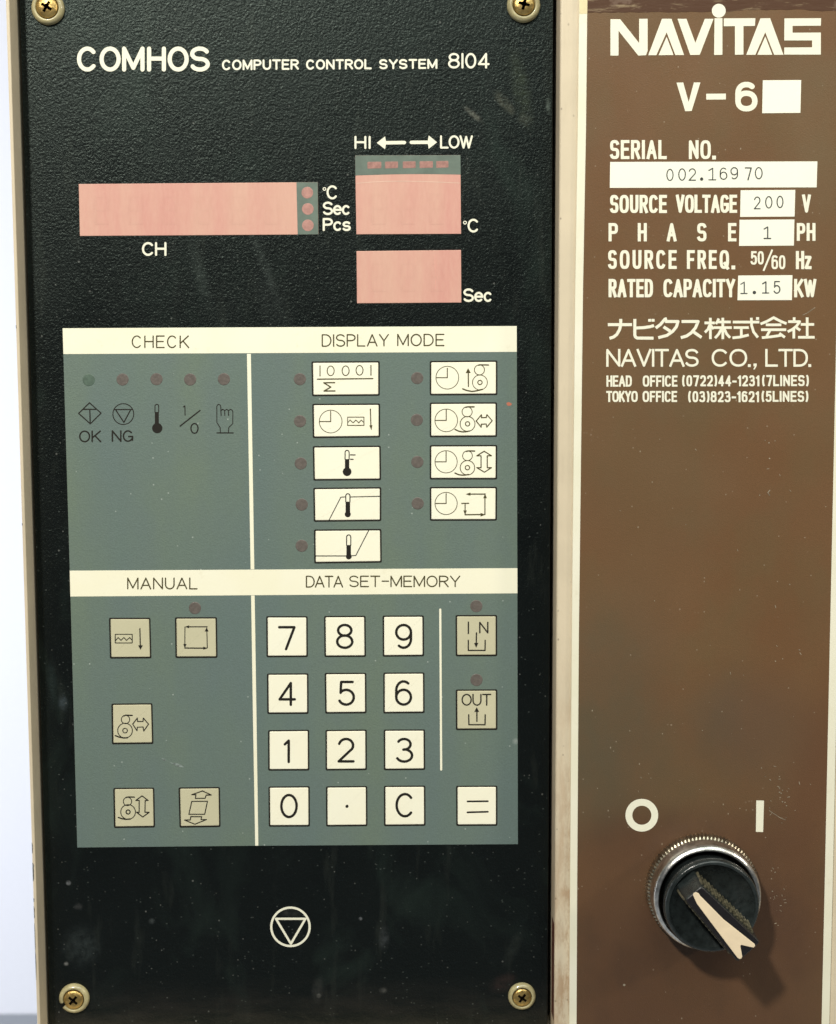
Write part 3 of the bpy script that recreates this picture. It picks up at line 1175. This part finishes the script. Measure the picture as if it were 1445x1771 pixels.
def f(k):
    k.line(N7((281, 328), (281, 464)), 2.4, 'square')
    write(k, 'N', N7((412, 0))[0][0], N7((527, 0))[0][0], N7((0, 320))[0][1], N7((0, 465))[0][1], 2.4)
    k.line(N7((380, 457), (377, 590)), 1.9)
    k.poly(N7((350, 582), (403, 580), (377, 638)))
    k.line(N7((280, 548), (280, 672), (485, 672), (487, 548)), 1.9)


sym(r, WK, f)
r = key('key', N7((135, 1160), (627, 1158), (628, 1638), (137, 1640)), M_TAN, 'tan key marked OUT over an arrow out of a tray')


def f(k):
    write(k, 'OUT', N7((196, 0))[0][0], N7((562, 0))[0][0], N7((0, 1203))[0][1], N7((0, 1350))[0][1], 2.4, gap=.20)
    k.line(N7((385, 1540), (385, 1420)), 1.9)
    k.poly(N7((353, 1424), (413, 1424), (383, 1368)))
    k.line(N7((285, 1460), (287, 1582), (485, 1582), (487, 1460)), 1.9)


sym(r, WK, f)

Q1 = ZZ(100, 970, 4.014)
Q2 = ZZ(100, 1200, 4.014)
r = key('key', Q1((358, 400), (636, 400), (643, 672), (365, 674)), M_TAN, 'tan key with toothed block and down arrow')


def f(k):
    k.line(Q1((397, 510), (515, 510), (515, 570), (397, 570)), 1.3, closed=True)
    k.line(Q1((400, 552), (417, 532), (437, 552), (457, 532), (475, 552), (497, 532), (513, 550)), 1.3)
    k.line(Q1((568, 470), (571, 592)), 1.6)
    k.poly(Q1((556, 586), (588, 586), (572, 617)))


sym(r, WK, f)
r = key('key', Q1((816, 397), (1098, 396), (1102, 669), (820, 670)), M_TAN, 'tan key with square of four arrows')


def f(k):
    k.line(Q1((1035, 458), (905, 458)), 1.6)
    k.poly(Q1((880, 458), (910, 448), (910, 468)))
    k.line(Q1((1036, 605), (1033, 485)), 1.3)
    k.poly(Q1((1032, 460), (1044, 490), (1018, 490)))
    k.line(Q1((880, 605), (1012, 606)), 1.7)
    k.poly(Q1((1040, 606), (1008, 596), (1008, 616)))
    k.line(Q1((881, 458), (880, 580)), 1.3)
    k.poly(Q1((880, 607), (869, 577), (892, 577)))


sym(r, WK, f)
r = key('key', Q2((375, 73), (650, 70), (657, 343), (379, 346)), M_TAN, 'tan key with rollers and sideways double arrow')


def f(k):
    rollers(k, Q2, 4.014, (468, 178), 29, ((456, 153), (472, 148), (515, 150)), (465, 255), 51, 16,
            ((397, 290), (425, 300), (455, 306), (480, 305)), 1.5, 1.6)
    k.line(Q2((518, 210), (550, 168), (552, 192), (590, 192), (592, 168), (628, 210), (595, 258), (590, 230), (550, 232),
              (548, 256)), 1.5, closed=True)


sym(r, WK, f)
r = key('key', Q2((388, 658), (663, 656), (668, 923), (393, 927)), M_TAN, 'tan key with rollers and upright double arrow')


def f(k):
    rollers(k, Q2, 4.014, (482, 747), 29, ((470, 720), (486, 716), (530, 717)), (486, 820), 51, 14,
            ((418, 858), (445, 867), (470, 871), (500, 869)), 1.5, 2.0)
    k.line(Q2((583, 708), (625, 740), (605, 740), (603, 822), (632, 822), (588, 855), (545, 822), (563, 822), (563, 740),
              (540, 740)), 1.6, closed=True)


sym(r, WK, f)
r = key('key', Q2((841, 655), (1119, 652), (1123, 920), (848, 924)), M_TAN, 'tan key with slanted sheet between up and down arrows')


def f(k):
    k.line(Q2((928, 747), (1037, 746), (1018, 836), (908, 836)), 1.5, closed=True)
    k.line(Q2((1003, 674), (1063, 702), (1028, 703), (1021, 725), (953, 726), (957, 700), (928, 700)), 1.5, closed=True)
    k.line(Q2((922, 852), (997, 853), (992, 873), (1030, 873), (950, 905), (878, 876), (918, 875)), 1.5, closed=True)


sym(r, WK, f)

# red paint spot and white scuff on the overlay
k = Ink(WS)
k.poly([(875.5, 697), (879, 695.2), (884, 697.6), (885, 699.4), (882, 701.6), (878, 702), (876, 699.6)])
k.done('paint_spot', simple('red_paint_spot', (.55, .17, .10), .6), sheet)
k = Ink(WS)
k.poly([(278.6, 1311.8), (281, 1311), (287, 1314), (286.5, 1316), (282, 1315.4)])
k.poly([(288, 1316.0), (298, 1319.6), (305, 1319.5), (312, 1322), (318.5, 1327.2), (308, 1326.3), (300, 1322)])
k.done('scuff', simple('pale_scuff', (.33, .40, .37), .7, vary=.4, scale=9), sheet)
k = Ink(W_INK)
k.ring(501.9, 1602.9, 33.2, 3.8, 60)
k.line([(476.8, 1589.0), (527.8, 1589.0), (502.7, 1632.2)], 3.8, closed=True)
k.done('emblem', M_PRINT, panel)

# ---- corner screws in cup washers


def lathe(name, prof, cx, cz, mat, parent, seg=48, smooth=True, mod=None):
    """prof = [(radius, out)] turned about the axis that stands out of the panel"""
    bm = bmesh.new()
    rings = []
    for pi_, (r_, o_) in enumerate(prof):
        if r_ < 1e-6:
            rings.append([bm.verts.new((cx, -o_, cz))])
        else:
            ring = []
            for i in range(seg):
                q = 2 * math.pi * i / seg
                rr = r_ + (mod(i, pi_) if mod else 0)
                ring.append(bm.verts.new((cx + rr * math.cos(q), -o_, cz + rr * math.sin(q))))
            rings.append(ring)
    for r0, r1 in zip(rings, rings[1:]):
        for i in range(seg):
            j = (i + 1) % seg
            if len(r0) == 1:
                bm.faces.new((r0[0], r1[i], r1[j]))
            elif len(r1) == 1:
                bm.faces.new((r0[i], r0[j], r1[0]))
            else:
                bm.faces.new((r0[i], r0[j], r1[j], r1[i]))
    return finish(name, bm, mat, parent, smooth)


def screw(px, py, rw, rh, ang, notch=False, label=None):
    """cup washer with a countersunk cross-head screw; px, py where its base stands"""
    x, z = unproj(px, py, 0)
    RW, RH = rw * PX, rh * PX
    t = RW * .42
    hd = lathe('screw', [(RH * 1.02, .02), (RH, t * .78), (RH * .97, t * .86), (RH * .80, t * 1.0), (RH * .45, t * 1.12),
                         (0, t * 1.16)], x, z, M_BRASS, panel, 40)
    if label:
        hd['label'] = label
    # cut a real cross recess
    bm = bmesh.new()
    for k_ in range(2):
        m = Matrix.Translation(Vector((x, -t * 1.1, z)) - WORLD[hd.name]) @ Matrix.Rotation(ang + k_ * math.pi / 2, 4, 'Y')
        bmesh.ops.create_cube(bm, size=1, matrix=m @ Matrix.Diagonal((RH * 1.10, t * .9 + .004 * k_, RH * .27, 1)))
    me = bpy.data.meshes.new('c')
    m = Matrix.Rotation(ang + math.pi / 4, 4, 'Y')
    bmesh.ops.create_cube(bm, size=1, matrix=Matrix.Translation(Vector((x, -t * 1.1, z)) - WORLD[hd.name]) @ m @
                          Matrix.Diagonal((RH * .50, t * 1.0, RH * .50, 1)))
    bm.to_mesh(me)
    bm.free()
    me.materials.append(M_RECESS)
    co = bpy.data.objects.new('c', me)
    SC.collection.objects.link(co)
    co.parent = panel
    co.location = hd.location
    md = hd.modifiers.new('b', 'BOOLEAN')
    md.operation = 'DIFFERENCE'
    md.object = co
    md.solver = 'EXACT'
    md.use_self = True
    md.material_mode = 'TRANSFER'
    bpy.context.view_layer.update()
    dg = bpy.context.evaluated_depsgraph_get()
    nm = bpy.data.meshes.new_from_object(hd.evaluated_get(dg))
    hd.modifiers.clear()
    hd.data = nm
    for p_ in nm.polygons:
        p_.use_smooth = p_.material_index == 0 and abs(p_.normal.y) < .999
    nm.set_sharp_from_angle(angle=.7)
    bpy.data.objects.remove(co)
    bm = bmesh.new()
    prof = [(RW * 1.0, .0), (RW * 1.0, t * .30), (RW * .95, t * .55), (RW * .84, t * .80), (RW * .74, t * .86), (RH * 1.10, t * .72),
            (RH * 1.04, t * .45), (RH * 1.04, .0)]
    seg = 56
    g0 = .38 if notch else 0
    rings = []
    n = seg if notch else seg
    for r_, o_ in prof:
        ring = []
        for i in range(n + (1 if notch else 0)):
            q = (math.radians(208) + g0 / 2 + (2 * math.pi - g0) * i / n) if notch else 2 * math.pi * i / n
            ring.append(bm.verts.new((x + r_ * math.cos(q), -o_, z + r_ * math.sin(q))))
        rings.append(ring)
    for r0, r1 in zip(rings, rings[1:]):
        L_ = len(r0)
        for i in range(L_ - 1 if notch else L_):
            j = (i + 1) % L_
            bm.faces.new((r0[i], r0[j], r1[j], r1[i]))
    if notch:
        bm.faces.new([rr[0] for rr in rings])
        bm.faces.new([rr[-1] for rr in rings][::-1])
    finish('washer', bm, M_WASH, hd, True)


screw(83, 14.5, 27.5, 17.5, .55, label='yellowed screw in cup washer at the upper left corner')
screw(905, 10, 28, 17.5, .25, label='yellowed screw in cup washer at the upper right corner')
screw(128.5, 1725.5, 27, 17.2, .72, True, label='yellowed screw in a split cup washer at the lower left corner')
screw(902, 1722, 24.8, 16.2, .62, label='yellowed screw in cup washer at the lower right corner')

# ---------------------------------------------------------------- brown plate
q = P3(1215, 900, WPL)
plate = thing('name_plate', (q.x, -WR, q.z), 'brown rating plate with cream edge and cream lettering right of the beige divider', 'plate')
# outer outline of the plate follows its cream edge line
PLATE = [(1002.0, -60), (998.7, 220), (994.4, 500), (988.5, 1100), (985.3, 1551), (984.0, 1800), (1433.2, 1800), (1439.4, 1551),
         (1455, 820), (1474, -60)]
prism('plate_edge', PLATE, WR - .02, WPL - .006, M_BORDER_CREAM, plate, .5)
FACE = [(1016.0, -60), (1013.2, 220), (1008.0, 500), (1000.8, 1100), (997.8, 1551), (996.6, 1800), (1419.9, 1800), (1425.5, 1551),
        (1441.0, 820), (1459.5, -60)]
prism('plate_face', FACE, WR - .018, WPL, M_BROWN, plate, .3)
WP = WPL + .0015
prism('tape', [(1001.9, -58), (1016.2, -58), (1015.6, 23.6), (1001.5, 24.2)], WPL - .012, WPL - .002, simple('yellowed_tape', (.80, .70, .42), .35, .5, vary=.06), plate, .2)


def m_film():
    k = NT('torn_brown_film')
    s_ = k.ramp(k.noise(1.6, 6, .72, k.scaled((.5, 1, 3.4), (0, .10, 0)), .6), .53, .66)
    c_ = k.mix(s_, (.082, .040, .022), (.27, .20, .12))
    bl = k.ramp(k.noise(2.0, 3, .6), .60, .68)
    c_ = k.mix(k.math('MULTIPLY', bl, .5), c_, (.22, .15, .11))
    k.col(c_).rough(.5)
    k.b.inputs['Specular IOR Level'].default_value = .2
    k.bump(k.noise(5, 5, .7, k.scaled((.5, 1, 2.5))), .012, .7)
    return k.m


rnd = random.Random(9)
low = [(1015.9 + 443 * i / 60, 22.2 - 3.4 * (i / 60) + rnd.uniform(-.9, .9) - (2.5 if 34 < i < 52 else 0)) for i in range(61)]
prism('film_strip', [(1016.4, -58), (1459.2, -58)] + low[::-1], WPL - .002, WPL + .004, m_film(), plate, .3)

L = ZZ(940, 0, 2.861)


def logo():
    k = Ink(WP)
    k.w = WP + .003

    def concave(pts):
        k.poly(L(*pts))
    concave([(330, 95), (378, 95), (472, 213), (472, 93), (514, 93), (514, 250), (506, 273), (468, 275), (370, 152), (370, 275),
             (330, 275)])
    for dx, pts in ((0, [(517, 273), (585, 93), (632, 93), (694, 272), (651, 272), (608, 160), (557, 273)]),
                    (0, [(608, 182), (642, 272), (568, 273)]),
                    (0, [(662, 93), (706, 93), (750, 212), (797, 93), (840, 93), (772, 271), (725, 272)]),
                    (0, [(845, 90), (884, 90), (884, 271), (843, 272)]),
                    (0, [(891, 91), (1047, 90), (1045, 128), (988, 129), (988, 270), (946, 271), (946, 129), (891, 130)]),
                    (0, [(1002, 271), (1072, 91), (1120, 90), (1186, 271), (1140, 271), (1096, 160), (1047, 271)]),
                    (0, [(1096, 180), (1131, 271), (1057, 271)]),
                    (0, [(1191, 91), (1372, 90), (1371, 127), (1231, 128), (1231, 162), (1371, 161), (1371, 270), (1190, 270),
                         (1190, 235), (1328, 234), (1328, 200), (1190, 200)])):
        concave(pts)
    k.disc(*L((866, 53))[0], 12, 28)
    o = k.done('logo', M_PRINT, plate)
    return o


logo()
k = Ink(WP)
k.poly(L((657, 409), (690, 408), (717, 505), (743, 408), (775, 408), (732, 549), (700, 550)))
k.poly(L((804, 464), (901, 463), (901, 492), (804, 493)))
bmv = k.done('lettering', M_PRINT, plate)
k = Ink(WP)
write(k, '6', 1271.2, 1309.8, 141.4, 192.8, 9.4, p=2.2)
k.done('lettering', M_PRINT, plate)


def sticker(pts, label):
    return prism('sticker', pts, WPL - .001, WPL + .006, M_STICKER, plate, .25)


WT = WPL + .008
st0 = sticker([(1318.9, 138.8), (1385.3, 138.4), (1383.9, 195.2), (1317.8, 195.9)], '')
D = ZZ(1000, 220, 3.247)


def cond(s, x0, x1, y0, y1, F=D, t=5.3, gap=.30, y0b=None, y1b=None, nar=.5, cap='square', p=3.0):
    (ax, ay), (bx_, by) = F((x0, y0), (x1, y1))
    k = Ink(WP)
    write(k, s, ax, bx_, ay, by, t, gap=gap, p=p, cap=cap, narrow=nar,
          yt1=None if y0b is None else F((0, y0b))[0][1], yb1=None if y1b is None else F((0, y1b))[0][1])
    return k.done('lettering', M_PRINT, plate)


cond('SERIAL', 177, 496, 72, 179)
cond('NO.', 620, 772, 73, 179)
st1 = sticker(D((178, 195), (1342, 192), (1338, 338), (176, 341)), '')
cond('SOURCE', 177, 497, 380, 482)
cond('VOLTAGE', 547, 891, 379, 481, gap=.27)
st2 = sticker(D((911, 354), (1218, 352), (1214, 502), (908, 504)), '')
cond('V', 1256, 1305, 378, 480)
for ch, x0, x1 in (('P', 169, 222), ('H', 333, 384), ('A', 496, 551), ('S', 666, 719), ('E', 840, 887)):
    cond(ch, x0, x1, 538, 641)
st3 = sticker(D((905, 520), (1213, 518), (1210, 665), (902, 667)), '')
cond('PH', 1226, 1331, 538, 638, gap=.3)
cond('SOURCE', 166, 552, 690, 796, gap=.42)
cond('FREQ.', 609, 880, 690, 796, gap=.42)
cond('50', 967, 1041, 696, 771, t=3.6, gap=.22)
cond('/', 1036, 1092, 692, 802, t=3.2)
cond('60', 1084, 1162, 719, 797, t=3.6, gap=.22)
cond('Hz', 1221, 1309, 695, 797, gap=.26)
cond('RATED', 169, 419, 852, 955)
cond('CAPACITY', 477, 880, 852, 955, gap=.26)
st4 = sticker(D((897, 833), (1202, 831), (1199, 971), (893, 972)), '')
cond('KW', 1211, 1336, 852, 955, gap=.22)


def typed(st, items, t=1.6):
    k = Ink(WT)
    for ch, x0, x1, y0, y1, *tt in items:
        t_ = tt[0] if tt else t
        if ch == '.':
            k.disc(*D((x0, y0))[0], x1, 16)
            continue
        (ax, ay), (bx_, by) = D((x0, y0), (x1, y1))
        write(k, ch, ax, bx_, ay, by, t_)
    k.done('lettering', M_TYPE, st)


typed(st1, [('0', 494, 534, 234, 302), ('0', 561, 603, 231, 300), ('2', 619, 660, 231, 300), ('.', 692, 2.9, 291, 0),
            ('!', 730, 774, 228, 298), ('6', 794, 836, 227, 295), ('9', 854, 896, 224, 292), ('7', 934, 974, 225, 299, 2.3),
            ('0', 991, 1034, 224, 292)])
typed(st2, [('2', 985, 1023, 389, 461, 2.0), ('0', 1049, 1089, 387, 456), ('0', 1113, 1151, 385, 454)])
typed(st3, [('!', 1040, 1082, 557, 628, 1.9)])
typed(st4, [('!', 909, 950, 867, 937, 2.0), ('.', 988, 3.0, 928, 0), ('!', 1031, 1071, 865, 934, 1.8), ('5', 1096, 1134, 864, 934, 1.8)])

J = ZZ(1000, 520, 3.247)
F1 = ZZ(1040, 540, 7.605)
F2 = ZZ(1210, 540, 6.881)
JP = [(5.2, F1, [[(82, 163), (400, 163)], [(252, 88), (252, 165), (235, 232), (200, 292), (160, 325), (105, 343)],
                 [(437, 88), (437, 300), (446, 326), (470, 340), (684, 341)], [(450, 208), (560, 202), (640, 190), (690, 175)],
                 [(632, 88), (632, 124)], [(677, 88), (677, 124)],
                 [(860, 84), (832, 92), (775, 160), (712, 208)], [(835, 122), (1005, 122), (985, 190), (935, 252), (860, 305), (745, 335)],
                 [(815, 192), (905, 250)],
                 [(1052, 122), (1270, 122), (1235, 205), (1180, 270), (1120, 312), (1042, 335)], [(1205, 255), (1315, 332)]]),
      (4.6, F2, [[(55, 127), (178, 127)], [(125, 66), (125, 320)], [(118, 150), (95, 205), (60, 240)], [(130, 160), (165, 200)],
                 [(225, 75), (212, 105), (190, 140)], [(212, 116), (368, 116)], [(273, 66), (273, 320)], [(165, 183), (380, 183)],
                 [(258, 195), (225, 258), (180, 308)], [(290, 195), (318, 258), (360, 304)],
                 [(392, 117), (708, 117)], [(402, 183), (582, 183)], [(493, 190), (493, 285)], [(388, 305), (480, 295), (582, 270)],
                 [(612, 66), (616, 160), (640, 235), (690, 300)], [(668, 74), (705, 74)],
                 [(722, 140), (800, 108), (878, 64), (955, 105), (1032, 136)], [(785, 150), (970, 150)], [(728, 208), (1028, 208)],
                 [(835, 215), (795, 285)], [(738, 303), (850, 292), (965, 275)], [(945, 250), (1012, 300)],
                 [(1122, 60), (1122, 108)], [(1050, 112), (1188, 112), (1150, 165), (1100, 205), (1045, 232)], [(1118, 190), (1118, 312)],
                 [(1150, 185), (1195, 215)], [(1200, 145), (1360, 145)], [(1277, 62), (1277, 292)], [(1168, 298), (1366, 298)]])]
for t_, F_, strokes in JP:
    k = Ink(WP)
    for st in strokes:
        k.line(F_(*st), t_, 'butt')
    k.done('lettering', M_PRINT, plate)
for s, x0, x1 in (('NAVITAS', 156, 675), ('CO.', 748, 968), ('LTD.', 1049, 1307)):
    k = Ink(WP)
    write(k, s, J((x0, 0))[0][0], J((x1, 0))[0][0], J((0, 271))[0][1], J((0, 371))[0][1], 4.0, gap=.20, cap='square', p=2.15)
    k.done('lettering', M_PRINT, plate)
k = Ink(WP)
k.poly(J((983, 353), (1001, 353), (1001, 366), (990, 386), (981, 386), (990, 369), (983, 369)))
k.done('lettering', M_PRINT, plate)
for s, x0, x1, y0, y1, g in (('HEAD', 157, 300, 420, 483, .22), ('OFFICE', 361, 556, 420, 483, .24), ('(0722)44-1231', 582, 1016, 419, 481, .24),
                             ('(7LINES)', 1031, 1294, 418, 480, .24),
                             ('TOKYO', 156, 333, 507, 569, .20), ('OFFICE', 360, 554, 507, 569, .24), ('(03)823-1621', 616, 1014, 508, 570, .24),
                             ('(5LINES)', 1028, 1291, 507, 568, .24)):
    cond(s, x0, x1, y0, y1, F=J, t=3.4, gap=g, p=3.0, nar=.46)
k = Ink(WP)
k.ring(1109.6, 1409.9, 22.4, 11.8, 48)
k.done('lettering', M_PRINT, plate)
k = Ink(WP)
k.poly([(1307.6, 1384.2), (1320.9, 1384.6), (1319.4, 1439.0), (1306.9, 1438.6)])
k.done('lettering', M_PRINT, plate)

# fine fresh scratches and chips near the switch
rnd = random.Random(21)
k = Ink(WP)
for (cx, cy, sx, sy, n) in ((1345, 1385, 18, 22, 26), (1345, 1560, 10, 26, 14), (1352, 1345, 30, 14, 8), (1225, 835, 120, 90, 10), (1350, 1120, 25, 60, 6),
                            (1110, 1330, 60, 40, 7), (1240, 1290, 60, 60, 5), (1330, 790, 20, 60, 5)):
    for i in range(n):
        x, y = rnd.gauss(cx, sx), rnd.gauss(cy, sy)
        if not (1010 < x < 1415) or 1370 < y < 1445 and (1075 < x < 1145 or 1300 < x < 1328):
            continue
        if rnd.random() < .6:
            l_ = rnd.uniform(1, 4.5)
            an = rnd.uniform(-.4, 1.4)
            k.line([(x, y), (x + l_ * math.cos(an), y + l_ * math.sin(an))], rnd.uniform(.5, .9))
        else:
            k.disc(x, y, rnd.uniform(.5, 1.1), 7)
k.line([(1330, 1402), (1350, 1415), (1358, 1418)], .7)
k.line([(1327.5, 852), (1331, 848)], 1.1)
k.line([(1327.5, 852), (1331, 857)], .9)
k.disc(1329.5, 765.8, 1.2, 8)
k.disc(1330.5, 792.8, 1.2, 8)
k.line([(1388, 545), (1396, 541), (1409, 532)], .8)
k.disc(1079, 1703.5, 2.2, 9)
o = k.done('scratch', simple('pale_scratch', (.42, .36, .26), .6, vary=.3, scale=7), plate)
o['kind'] = 'stuff'

# ---------------------------------------------------------------- rotary switch
kx, kz = unproj(1212.5, 1535, WPL)
sw = thing('rotary_switch', (kx, -WPL, kz), 'black two-position rotary switch with cream arrow in a knurled chrome ring, between O and I', 'switch')
U = PX * (CM - WPL) / CM        # one photograph pixel at the plate, in cm
ring_r = 100 * U
# knurled collar
NSEG = 92 * 4


def knurl(i, pi_):
    return (0.030 if i % 4 in (0, 1) else -.006) if 1 <= pi_ <= 3 else 0


lathe('collar', [(ring_r * .97, WPL - .01), (ring_r * .985, WPL + .02), (ring_r * .985, WPL + .22), (ring_r * .975, WPL + .27), (ring_r * .955, WPL + .32),
                 (ring_r * .90, WPL + .36)], kx, kz, M_KNURL, sw, NSEG, False, knurl)
lathe('bezel', [(ring_r * .960, WPL + .30), (ring_r * .956, WPL + .68), (ring_r * .945, WPL + .745), (ring_r * .930, WPL + .775), (ring_r * .905, WPL + .805),
                (ring_r * .880, WPL + .825), (ring_r * .866, WPL + .828), (ring_r * .852, WPL + .80), (ring_r * .845, WPL + .35)], kx, kz, M_CHROME, sw, 96, True)
cr = 82.5 * U
capw = WPL + 1.34
lathe('cap', [(cr * .93, WPL + .35), (cr * .93, capw - .30), (cr, capw - .24), (cr, capw - .10), (cr * .985, capw - .04), (cr * .95, capw), (cr * .905, capw), (cr * .895, capw - .012),
              (cr * .885, capw - .055), (0, capw - .055)], kx, kz, M_KNOB, sw, 96, True)
# handle: flared bar across the cap, drawn in its own frame (s along the bar towards the fishtail end, t across)
ang = math.atan2(-428, 394)
ex = Vector((math.cos(ang), 0, math.sin(ang)))
ey = Vector((-math.sin(ang), 0, math.cos(ang)))
HT = WPL + 2.22
HS = (CM - HT) / FPX            # one photograph pixel at the handle's face, in cm
hx, hz = unproj(1243.6, 1592.5, HT)
hc = Vector((hx, 0, hz))


def bar_pts(s0, s1, w0, w1, rr, o_, shift=0.0, n=6):
    pts = [(s0, -w0), (s1, -w1), (s1, w1), (s0, w0)]
    pts = rounded(pts, rr, n)
    return [hc + ex * (s * HS) + ey * (t_ * HS) + Vector((0, -o_, 0)) for s, t_ in pts]


def loft(name, rings, mat, parent, smooth=False):
    bm = bmesh.new()
    R_ = [[bm.verts.new(p) for p in r_] for r_ in rings]
    n_ = len(R_[0])
    for r0, r1 in zip(R_, R_[1:]):
        for i in range(n_):
            bm.faces.new((r0[i], r0[(i + 1) % n_], r1[(i + 1) % n_], r1[i]))
    bm.faces.new(R_[0][::-1])
    bm.faces.new(R_[-1])
    return finish(name, bm, mat, parent, smooth)


Bz = capw - .10
handle = loft('handle', [bar_pts(-73, 81, 22, 29, 6, Bz), bar_pts(-72, 81, 21.4, 28.6, 6, capw + .35), bar_pts(-71, 81, 20.4, 28, 6, HT - .25),
                         bar_pts(-70.5, 81, 19.6, 27.4, 6, HT - .06), bar_pts(-69.5, 80, 18.8, 26.6, 6, HT - .015),
                         bar_pts(-68, 78.5, 17.8, 25.6, 6, HT)], M_BAR, sw)
handle.data.materials.append(M_KNOB)


# cream arrow inlay
def inlay_px(F, *pts):
    return F(*pts)


Z4 = ZZ(1050, 1360, 4.129)
for p_ in handle.data.polygons:        # the sloped heel and flanks are the cap's greyer plastic
    if abs(p_.normal.y) < .6:
        p_.material_index = 1
arrow = [(612, 778), (618, 764), (634, 757), (652, 764), (664, 782), (830, 950), (1052, 1126), (1056, 1140), (1046, 1152), (1020, 1148), (958, 1133),
         (950, 1140), (964, 1216), (958, 1230), (944, 1234), (930, 1226), (760, 1000), (640, 840)]
prism('pointer_inlay', Z4(*arrow), HT - .03, HT + .012, M_ARROW, sw, .8, .008).parent = sw
# ribs moulded on both flanks
for side in (1, -1):
    for i in range(15):
        s = -66 + i * 9.3
        f_ = (s + 69) / 138
        rings = []
        for o_, sh in ((capw - .02, 1.0), (HT - .22, .35)):
            wv = (21.6 if o_ < capw + .1 else 19.8) + f_ * 7.0
            c_ = hc + ex * (s * HS) + ey * (side * wv * HS)
            rr = 2.3 * HS
            rr2 = (3.2 + 1.8 * sh) * HS
            rings.append([c_ + ex * (rr * math.cos(q * math.pi / 4)) + ey * (rr2 * math.sin(q * math.pi / 4)) + Vector((0, -o_, 0))
                          for q in range(8)])
        tip = [hc + ex * (s * HS) + ey * (side * (19.6 + f_ * 4.6) * HS) + (p_ - rings[-1][0]) * .25 + Vector((0, -.10, 0)) * 0 for p_ in rings[-1]]
        loft('ridge', rings, M_RIDGE, handle)

for o in list(SC.objects):
    if o.type == 'EMPTY' and not o.children:
        bpy.data.objects.remove(o)
